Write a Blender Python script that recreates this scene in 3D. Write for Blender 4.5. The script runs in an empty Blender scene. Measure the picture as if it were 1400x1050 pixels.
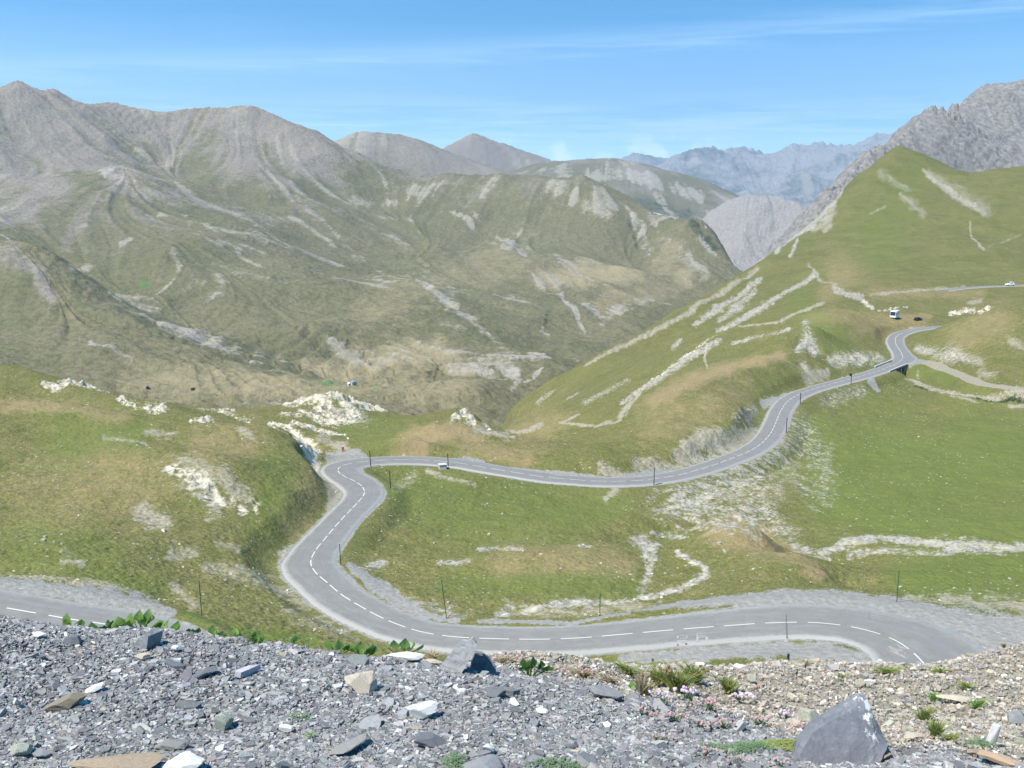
import bpy, math, random
import numpy as np
from mathutils import Vector, Matrix

rng = np.random.default_rng(7)
random.seed(7)
C = bpy.context.scene.collection
F = 1400.0
PITCH = math.radians(11.0)
cp, sp = math.cos(PITCH), math.sin(PITCH)

# ---------------------------------------------------------------- surveying helpers
def ray(u, v):
    a = (u - 700.0) / F; b = -(v - 525.0) / F
    Y = cp + b * sp
    return a / Y, (b * cp - sp) / Y
def pt(u, v, y):
    s, g = ray(u, v); return (s * y, y, g * y)
def pth(u, v, h):
    s, g = ray(u, v); y = -h / g; return (s * y, y, -h)
def proj(x, y, z):
    d = y * cp - z * sp
    return 700 + F * x / d, 525 - F * (y * sp + z * cp) / d

# ---------------------------------------------------------------- noise
_perm = np.random.default_rng(3).permutation(512).astype(np.int64)
_perm = np.concatenate([_perm, _perm])
_ang = np.random.default_rng(4).random(512) * 2 * np.pi
_gx, _gy = np.cos(_ang), np.sin(_ang)
def perlin(x, y, seed=0):
    x = np.asarray(x, float) + seed * 17.31; y = np.asarray(y, float) + seed * 9.77
    xi = np.floor(x).astype(np.int64); yi = np.floor(y).astype(np.int64)
    fx = x - xi; fy = y - yi
    sx = fx * fx * fx * (fx * (fx * 6 - 15) + 10); sy = fy * fy * fy * (fy * (fy * 6 - 15) + 10)
    def g(ix, iy, dx, dy):
        k = _perm[(_perm[ix & 511] + iy) & 511]
        return _gx[k] * dx + _gy[k] * dy
    n00 = g(xi, yi, fx, fy); n10 = g(xi + 1, yi, fx - 1, fy)
    n01 = g(xi, yi + 1, fx, fy - 1); n11 = g(xi + 1, yi + 1, fx - 1, fy - 1)
    return ((n00 * (1 - sx) + n10 * sx) * (1 - sy) + (n01 * (1 - sx) + n11 * sx) * sy) * 1.5
def fbm(x, y, octs=5, seed=0, gain=0.5):
    r = 0; a = 1.0; f = 1.0
    for i in range(octs):
        r = r + a * perlin(x * f, y * f, seed + i * 3); a *= gain; f *= 2.03
    return r
def ridged(x, y, octs=5, seed=0, gain=0.5):
    r = 0; a = 1.0; f = 1.0; w = 1.0
    for i in range(octs):
        n = 1 - np.abs(perlin(x * f, y * f, seed + i * 5)); n = n * n * w
        w = np.clip(n * 1.6, 0, 1); r = r + a * (n - 0.55); a *= gain; f *= 2.07
    return r
def sstep(a, b, x):
    t = np.clip((x - a) / (b - a), 0, 1); return t * t * (3 - 2 * t)

# ---------------------------------------------------------------- thin-plate terrain
class TPS:
    def __init__(self, P, reg=2e-4):
        P = np.array(P, float)
        k = {}
        for p in P: k[(round(p[0], 3), round(p[1], 3))] = p
        P = np.array(list(k.values()))
        self.c = P[:, :2]; n = len(P)
        K = self.K(self.c, self.c) + np.eye(n) * reg
        Q = np.hstack([np.ones((n, 1)), self.c])
        A = np.zeros((n + 3, n + 3)); A[:n, :n] = K; A[:n, n:] = Q; A[n:, :n] = Q.T
        self.w = np.linalg.solve(A, np.concatenate([P[:, 2], np.zeros(3)]))
    def K(self, a, b):
        d2 = ((a[:, None, :] - b[None, :, :]) ** 2).sum(-1)
        return 0.5 * d2 * np.log(d2 + 1e-12)
    def __call__(self, s, t):
        q = np.stack([np.ravel(s), np.ravel(t)], 1); out = np.empty(len(q))
        n = len(self.c)
        for i in range(0, len(q), 20000):
            b = q[i:i + 20000]
            out[i:i + 20000] = self.K(b, self.c) @ self.w[:n] + self.w[n] + b @ self.w[n + 1:]
        return out.reshape(np.shape(s))
def to_st(p):
    return (p[0] / p[1], math.log(p[1]), p[2])
def raw(u, y, h):
    s = (u - 700.0) / 1374.0
    return (s * y, y, -h)

def eval_grid(tps, S, T, step=4):
    """tps on a coarse grid, then smooth (Catmull-Rom) upsampling."""
    ns, nt = len(S), len(T)
    si = np.linspace(0, ns - 1, max(4, ns // step)); ti = np.linspace(0, nt - 1, max(4, nt // step))
    Sc = np.interp(si, np.arange(ns), S); Tc = np.interp(ti, np.arange(nt), T)
    G = tps(*np.meshgrid(Sc, Tc))
    def up(G, pos, n):      # along axis 0
        m = G.shape[0]
        x = np.linspace(0, m - 1, n)
        i = np.clip(np.floor(x).astype(int), 0, m - 2); f = (x - i)[:, None]
        p0 = G[np.clip(i - 1, 0, m - 1)]; p1 = G[i]; p2 = G[i + 1]; p3 = G[np.clip(i + 2, 0, m - 1)]
        return 0.5 * (2 * p1 + (p2 - p0) * f + (2 * p0 - 5 * p1 + 4 * p2 - p3) * f * f + (3 * p1 - p0 - 3 * p2 + p3) * f ** 3)
    G = up(G, ti, nt); G = up(G.T, si, ns).T
    return G

def grid_mesh(name, X, Y, Z, attrs, mat, smooth=True):
    nt, ns = X.shape
    me = bpy.data.meshes.new(name)
    nv = nt * ns
    co = np.stack([X, Y, Z], -1).reshape(-1, 3).astype(np.float32)
    idx = np.arange(nv).reshape(nt, ns)
    q = np.stack([idx[:-1, :-1], idx[:-1, 1:], idx[1:, 1:], idx[1:, :-1]], -1).reshape(-1, 4)
    me.vertices.add(nv); me.vertices.foreach_set('co', co.ravel())
    me.loops.add(q.size); me.loops.foreach_set('vertex_index', q.ravel().astype(np.int32))
    me.polygons.add(len(q)); me.polygons.foreach_set('loop_start', (np.arange(len(q)) * 4).astype(np.int32))
    me.polygons.foreach_set('use_smooth', np.ones(len(q), bool) if smooth else np.zeros(len(q), bool))
    me.update(calc_edges=True)
    for k, a in attrs.items():
        at = me.attributes.new(k, 'FLOAT', 'POINT'); at.data.foreach_set('value', np.ravel(a).astype(np.float32))
    me.materials.append(mat)
    o = bpy.data.objects.new(name, me); C.objects.link(o)
    o['kind'] = 'structure'
    return o

def poly_mesh(name, verts, faces, mats, parent=None, mi=None, smooth=False, attrs=None):
    me = bpy.data.meshes.new(name)
    me.from_pydata([tuple(map(float, v)) for v in verts], [], faces)
    for m in (mats if isinstance(mats, (list, tuple)) else [mats]): me.materials.append(m)
    if mi is not None:
        me.polygons.foreach_set('material_index', np.array(mi, np.int32))
    if smooth: me.polygons.foreach_set('use_smooth', np.ones(len(faces), bool))
    if attrs:
        for k, a in attrs.items():
            at = me.attributes.new(k, 'FLOAT', 'POINT'); at.data.foreach_set('value', np.ravel(a).astype(np.float32))
    me.update()
    o = bpy.data.objects.new(name, me); C.objects.link(o)
    if parent is not None: o.parent = parent
    return o
def tag(o, label, cat, group=None):
    o['label'] = label; o['category'] = cat
    if group: o['group'] = group
    return o
def empty(name, loc, rz=0.0):
    o = bpy.data.objects.new(name, None); C.objects.link(o); o.location = loc; o.rotation_euler = (0, 0, rz); o.empty_display_size = 0.2
    return o

# ---------------------------------------------------------------- strokes -> surface masks
def masks(X, Y, Z, strokes, keys):
    U, V = proj(X, Y, Z)
    U = U.ravel(); V = V.ravel()
    out = {k: np.zeros(U.size, np.float32) for k in keys}
    order = np.argsort(V, kind='stable'); Vs = V[order]
    for k, a, pts in strokes:
        if isinstance(pts[0], (int, float)): pts = [pts]
        pts = [tuple(p) for p in pts]
        rm = max(p[2] for p in pts) * 1.6 + 2
        lo = min(p[1] for p in pts) - rm; hi = max(p[1] for p in pts) + rm
        i0, i1 = np.searchsorted(Vs, [lo, hi]); sub = order[i0:i1]
        us = U[sub]; m = (us > min(p[0] for p in pts) - rm) & (us < max(p[0] for p in pts) + rm)
        sub = sub[m]
        if not sub.size: continue
        us = U[sub]; vs = V[sub]
        wob = 1 + 0.45 * perlin(us / (rm * .7), vs / (rm * .7), 5) + .25 * perlin(us / 3.1, vs / 2.3, 6)
        best = np.zeros(sub.size)
        if len(pts) == 1: pts = [pts[0], pts[0]]
        for p, q in zip(pts[:-1], pts[1:]):
            dx, dy = q[0] - p[0], q[1] - p[1]; L = dx * dx + dy * dy
            t = np.clip(((us - p[0]) * dx + (vs - p[1]) * dy) / L, 0, 1) if L > 0 else np.zeros(us.size)
            d = np.hypot(us - p[0] - t * dx, vs - p[1] - t * dy)
            r = (p[2] + (q[2] - p[2]) * t) * wob
            best = np.maximum(best, a * np.clip((1.05 if k == 'W' else 1.35) - d / np.maximum(r, .3) * 0.85, 0, 1))
        out[k][sub] = np.maximum(out[k][sub], best)
    return {k: v.reshape(X.shape) for k, v in out.items()}

# ---------------------------------------------------------------- materials
class NT:
    def __init__(self, mat):
        mat.use_nodes = True; self.t = mat.node_tree; self.t.nodes.clear()
    def n(self, typ, **kw):
        nd = self.t.nodes.new(typ)
        for k, v in kw.items(): setattr(nd, k, v)
        return nd
    def link(self, a, b): self.t.links.new(a, b)
    def setin(self, sock, v):
        if hasattr(v, 'is_output') or isinstance(v, bpy.types.NodeSocket): self.link(v, sock)
        else: sock.default_value = v
    def noise(self, vec, scale, detail=4, rough=.6, dist=0):
        nd = self.n('ShaderNodeTexNoise'); self.setin(nd.inputs['Vector'], vec)
        nd.inputs['Scale'].default_value = scale; nd.inputs['Detail'].default_value = detail
        nd.inputs['Roughness'].default_value = rough; nd.inputs['Distortion'].default_value = dist
        return nd.outputs['Fac']
    def math(self, op, a, b=None, c=None, clamp=False):
        nd = self.n('ShaderNodeMath', operation=op, use_clamp=clamp)
        self.setin(nd.inputs[0], a)
        if b is not None: self.setin(nd.inputs[1], b)
        if c is not None: self.setin(nd.inputs[2], c)
        return nd.outputs[0]
    def ramp(self, f, a, b):       # linear remap clamp
        nd = self.n('ShaderNodeMapRange', clamp=True); self.setin(nd.inputs[0], f)
        nd.inputs[1].default_value = a; nd.inputs[2].default_value = b
        return nd.outputs[0]
    def mix(self, f, a, b):
        nd = self.n('ShaderNodeMix', data_type='RGBA'); self.setin(nd.inputs[0], f)
        for s, v in ((nd.inputs[6], a), (nd.inputs[7], b)):
            if isinstance(v, (tuple, list)): s.default_value = (*v, 1) if len(v) == 3 else v
            else: self.link(v, s)
        return nd.outputs[2]
    def attr(self, name):
        nd = self.n('ShaderNodeAttribute', attribute_name=name); return nd.outputs['Fac']
    def vmul(self, vec, s):
        nd = self.n('ShaderNodeVectorMath', operation='MULTIPLY'); self.setin(nd.inputs[0], vec); nd.inputs[1].default_value = s
        return nd.outputs[0]
    def out(self, col, rough=.9, bump=None, bstr=.5, bdist=.1, spec=.2):
        b = self.n('ShaderNodeBsdfPrincipled'); o = self.n('ShaderNodeOutputMaterial')
        self.setin(b.inputs['Base Color'], col if not isinstance(col, tuple) else (*col, 1))
        self.setin(b.inputs['Roughness'], rough); b.inputs['Specular IOR Level'].default_value = spec
        if bump is not None:
            bn = self.n('ShaderNodeBump'); bn.inputs['Strength'].default_value = bstr; bn.inputs['Distance'].default_value = bdist
            self.link(bump, bn.inputs['Height']); self.link(bn.outputs[0], b.inputs['Normal'])
        self.link(b.outputs[0], o.inputs[0]); self.b = b
        return b
def new_mat(name):
    m = bpy.data.materials.new(name); return m, NT(m)

def terrain_mat(name, u, grass, grass2, dry, rocky, wcol=(.62, .59, .5), gcol=(.3, .3, .3), speck=True, bump=1.0, tan=(.33, .245, .13), lush=(.11, .168, .044), pcol=(.36, .32, .24), kcol2=None):
    """u = size in metres of the finest visible detail"""
    m, t = new_mat(name)
    geo = t.n('ShaderNodeNewGeometry').outputs['Position']
    nf = t.noise(geo, .5 / u, 3, .6); nm = t.noise(geo, .09 / u, 5, .62); nl = t.noise(geo, .012 / u, 5, .6, .6)
    nv = t.noise(t.vmul(geo, (1, 1, 1)), .22 / u, 4, .7, .3)
    col = t.mix(t.ramp(nl, .38, .62), grass, grass2)
    col = t.mix(t.math('MULTIPLY', t.ramp(nm, .5, .72), .7), col, dry)
    col = t.mix(t.math('MULTIPLY', t.ramp(nf, .42, .62), .55), col, tuple(c * .6 for c in grass))
    col = t.mix(t.math('MULTIPLY', t.ramp(nv, .52, .68), .45), col, dry)
    nd = t.noise(geo, (.045 if speck else .0001) / u, 5, .68, .4); col = t.mix(t.math('MULTIPLY', t.ramp(nd, .52, .66), .42), col, tuple(c * .66 for c in lush)); col = t.mix(t.math('MULTIPLY', t.ramp(nd, .44, .34), .35), col, tuple((c + q) / 2 for c, q in zip(dry, grass2)))
    if speck:
        g1 = t.noise(geo, 2.0 / u, 4, .7); g2 = t.noise(geo, .75 / u, 3, .65, .3)
        col = t.mix(t.math('MULTIPLY', t.ramp(g1, .50, .62), .55), col, tuple(c * .50 for c in grass)); col = t.mix(t.math('MULTIPLY', t.ramp(g1, .46, .34), .5), col, (.27, .27, .11))
        col = t.mix(t.math('MULTIPLY', t.ramp(g2, .52, .62), .45), col, tuple(c * .55 for c in grass))
    nz = t.math('SUBTRACT', t.math('MULTIPLY_ADD', nv, .6, t.math('MULTIPLY', nm, .4)), .5)
    nz2 = t.math('SUBTRACT', t.math('MULTIPLY_ADD', nf, .55, t.math('MULTIPLY', nv, .45)), .5)
    nz2 = t.math('ADD', nz2, t.math('MULTIPLY', t.attr('Q'), .35 if speck else 1.3))
    def cover(col, key, c, k=2.2, sharp=3.0, n=nz, mx=1.0):
        a = t.attr(key)
        f = t.math('ADD', a, t.math('MULTIPLY', n, k))
        f = t.math('MULTIPLY_ADD', t.math('SUBTRACT', f, .5), sharp, .5, clamp=True)
        f = t.math('MULTIPLY', f, t.ramp(a, 0.0, .12))
        if mx != 1.0: f = t.math('MULTIPLY', f, mx)
        return t.mix(f, col, c), f
    col, _ = cover(col, 'T', t.mix(nf, tan, tuple(c * .75 for c in tan)), 1.8, 1.3, mx=.85)
    col, _ = cover(col, 'L', lush, 1.4, 1.2, mx=.8)
    k2 = kcol2 or tuple(c * .7 for c in rocky)
    col, fk = cover(col, 'K', t.mix(t.ramp(nf, .35, .65), rocky, k2), 1.6, 2.0)
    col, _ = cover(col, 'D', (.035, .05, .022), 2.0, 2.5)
    rk = t.mix(t.ramp(nf, .3, .6), tuple(c * .55 for c in gcol), gcol)
    rk = t.mix(t.ramp(nm, .45, .65), rk, tuple(c * q for c, q in zip(gcol, (1.15, 1.08, .95))))
    col, _ = cover(col, 'P', t.mix(t.ramp(nf, .3, .65), tuple(c * .7 for c in pcol), pcol), 2.6, 1.7, nz2, mx=.9)
    col, fg = cover(col, 'G', rk, 3.0, 1.9, nz2, mx=.9)
    col, fw = cover(col, 'W', t.mix(t.ramp(nv, .35, .6), tuple(c * .72 for c in wcol), wcol), 3.4, 2.2, nz2)
    asp = t.mix(t.ramp(nf, .3, .7), (.215, .205, .185), (.30, .287, .26))
    a = t.attr('A'); fa = t.math('MULTIPLY_ADD', t.math('SUBTRACT', t.math('ADD', a, t.math('MULTIPLY', nz2, 1.1)), .5), 4.0, .5, clamp=True)
    col = t.mix(fa, col, asp)
    if speck:
        vo = t.n('ShaderNodeTexVoronoi'); t.link(geo, vo.inputs['Vector']); vo.inputs['Scale'].default_value = .33 / u
        gate = t.ramp(t.noise(geo, .02 / u, 3, .6), .42, .6)
        f = t.math('MULTIPLY', t.ramp(vo.outputs['Distance'], .22, .14), t.math('MULTIPLY', gate, t.math('GREATER_THAN', t.noise(geo, .4 / u, 0), .52)))
        col = t.mix(t.math('MULTIPLY', f, .8), col, (.45, .43, .37))
    hb = t.math('ADD', nf, t.math('MULTIPLY', nv, 1.5))
    t.out(col, .95, hb, .55 * bump, u * 1.2, .1)
    return m

M_near = terrain_mat('meadow_turf', .35, (.136, .143, .046), (.186, .177, .062), (.27, .21, .10), (.30, .28, .23), gcol=(.37, .35, .31), wcol=(.55, .50, .39), lush=(.120, .155, .036))
M_far = terrain_mat('mountain_slope', 5.0, (.142, .138, .064), (.188, .168, .088), (.222, .184, .112), (.28, .24, .188), gcol=(.35, .32, .27), wcol=(.55, .5, .4), speck=False, tan=(.36, .295, .17), lush=(.07, .20, .05))
M_rock = terrain_mat('grey_rock', 4.0, (.13, .14, .07), (.18, .17, .1), (.22, .2, .15), (.27, .252, .232), gcol=(.30, .28, .26), speck=False, kcol2=(.165, .155, .145), bump=.7)
M_scree = terrain_mat('grey_scree', 6.0, (.13, .14, .07), (.18, .17, .1), (.22, .2, .15), (.32, .295, .27), speck=False, kcol2=(.25, .23, .21), bump=.8)
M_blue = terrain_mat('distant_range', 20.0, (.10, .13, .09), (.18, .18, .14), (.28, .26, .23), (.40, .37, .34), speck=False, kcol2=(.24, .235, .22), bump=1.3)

# ---------------------------------------------------------------- the roads
HW = 3.0
def R(u, v, h, l=3.0, r=3.0): return (*pth(u, v, h), l, r)
main_road = [
    (4, 62.5, -39.7, 3.2, 3.2), (14, 60.8, -40.1, 3.3, 3.3), (24, 60.5, -40.5, 3.6, 3.6), (32.5, 62.5, -40.8, 4, 5), (37.5, 67, -41.1, 4, 6), (39.2, 73, -41.3, 4, 7), (38.6, 78.5, -41.5, 4, 7.5),
    R(1270, 912, 41.7, 4.2, 7.5), R(1250, 893, 42.0, 4.0, 7.2), R(1222, 874, 42.3, 3.8, 6.6), R(1175, 859.5, 42.7, 3.5, 5.6), R(1115, 852, 43.1, 3.3, 4.8),
    R(1057, 852, 43.4, 3.2, 4.4), R(993, 856, 43.7, 3.1, 3.8), R(915, 862, 44, 3, 3.3), R(852, 867, 44.2), R(795, 871.5, 44.4), R(735, 874, 44.7), R(676, 873, 45), R(622, 870, 45.3),
    R(578, 864, 45.7, 3, 2.8), R(545, 854, 46.1, 3.1, 2.7), R(516, 842, 46.6, 3.3, 2.6), R(494, 830, 47, 3.5, 2.6), R(468, 814, 47.5, 3.6, 2.6), R(447, 796, 48, 3.6, 2.8), R(431, 782, 48.5, 3.6, 3.1), R(425, 771, 48.9, 3.6, 3.1),
    R(432, 752, 49.5, 3.3, 3), R(445, 736, 50, 3.2, 2.9), R(458, 720, 50.5, 3.0, 2.8), R(470, 707, 51, 3, 2.8), R(482, 694.5, 51.5, 3, 3.0), R(491, 685, 51.9, 3.1, 3.2), R(498, 675, 52.3, 3.3, 3.2), R(494, 664, 52.8, 3.6, 3.2),
    R(482, 656.5, 53.2, 3.4, 3.6), R(468, 649.5, 53.6, 3.0, 4.0), R(462, 643, 54, 3.0, 4.2), R(467, 637, 54.3, 3.2, 4.0), R(480, 633.5, 54.6, 3.2, 3.6), R(510, 630, 55, 3.2, 3.2), R(545, 628.6, 55.4, 3.1, 3), R(585, 629.3, 55.8), R(625, 633, 56.2), R(665, 639.5, 56.5),
    R(705, 646, 56.8), R(745, 652, 57.1), R(785, 656, 57.5), R(825, 658, 57.8), R(865, 657.5, 58.2), R(905, 653.5, 58.6), R(945, 645, 59), R(975, 636, 59.4), R(1000, 627, 59.8), R(1022, 618, 60.1), R(1040, 607, 60.4), R(1051, 596, 60.8), R(1058, 584, 61.1), R(1063, 572, 61.4), R(1069, 559, 61.8),
    R(1079, 547, 62.1), R(1095, 538, 62.4), R(1115, 531, 62.7), R(1140, 524, 62.9), R(1165, 517.5, 63.1), R(1190, 510.5, 63.3), R(1212, 503, 63.5), R(1226, 497, 63.6, 3, 3.4), R(1233.5, 491, 63.7, 3.4, 5), R(1233, 484, 63.8, 3.4, 3.6), R(1228, 476, 63.9, 3.4, 3.2), R(1224, 467, 64, 3.4, 3.2), R(1226, 460, 64, 3.2, 3.2), R(1236, 454.5, 64, 3.2, 3.2), R(1252, 450.5, 63.8, 3, 3), R(1275, 447.5, 63.5, 3, 3),
    (232, 463, -63.3, 3, 3), (262, 478, -63, 3, 3), (300, 500, -62.5, 3, 3), (334, 538, -61.4, 3, 3), (345, 575, -60.6, 3, 3), (343, 605, -60.2, 3, 3),
    R(1425, 389.4, 59.9, 3, 3), R(1385, 390.3, 60, 3, 3), R(1345, 391.8, 60.3, 3, 3), R(1305, 395.2, 60.8, 3, 3), R(1290, 397.5, 61.2, 3, 3)]
left_road = [(4, 62.5, -39.7, 3.2, 3.2), (-6, 66, -39.2, 3.2, 3.2), (-15, 71.5, -38.8, 3.2, 3.2), (-25, 78.5, -38.4, 3.2, 3.2), R(155, 856.5, 38.1, 3.2, 3.2), R(102, 847.5, 37.8, 3.2, 3.2), R(44, 837, 37.5, 3.2, 3.2), R(0, 829.5, 37.3, 3.2, 3.2), R(-70, 817, 37, 3.2, 3.2), R(-180, 800, 36.6, 3.2, 3.2)]
# far road seen again behind the right-hand knoll, in front of the green peak
def resample(P, step=1.2):
    P = np.array(P, float); n = len(P)
    # Catmull-Rom (centripetal-like by chord)
    d = np.r_[0, np.cumsum(np.hypot(*np.diff(P[:, :2], axis=0).T))]
    t = np.arange(0, d[-1], step)
    m = np.gradient(P, d, axis=0)
    i = np.clip(np.searchsorted(d, t, side='right') - 1, 0, n - 2)
    h = (d[i + 1] - d[i])[:, None]; s = ((t - d[i])[:, None]) / h
    h00 = 2 * s ** 3 - 3 * s ** 2 + 1; h10 = s ** 3 - 2 * s ** 2 + s; h01 = -2 * s ** 3 + 3 * s ** 2; h11 = s ** 3 - s ** 2
    Q = h00 * P[i] + h10 * h * m[i] + h01 * P[i + 1] + h11 * h * m[i + 1]
    z = Q[:, 2]; k = np.ones(15) / 15
    Q[:, 2] = np.convolve(np.pad(z, 7, mode='edge'), k, 'valid')
    Tg = np.gradient(Q[:, :2], axis=0); Tg /= np.linalg.norm(Tg, axis=1)[:, None]
    N = np.stack([Tg[:, 1], -Tg[:, 0]], 1)   # right-hand side
    return t, Q, Tg, N
roads = [resample(main_road), resample(left_road)]
track_pts = [R(1240, 494, 63.6, 2.2, 2.2), R(1262, 495, 63.8, 3.2, 3.2), R(1290, 503.5, 63.6, 2.4, 2.4), R(1320, 515, 63.2, 2.4, 2.4), R(1350, 526, 62.8, 2.6, 2.6), R(1400, 531.5, 62.5, 2.2, 2.2), R(1480, 536, 62, 2.2, 2.2)]
roads_tr = resample(track_pts)

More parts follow.
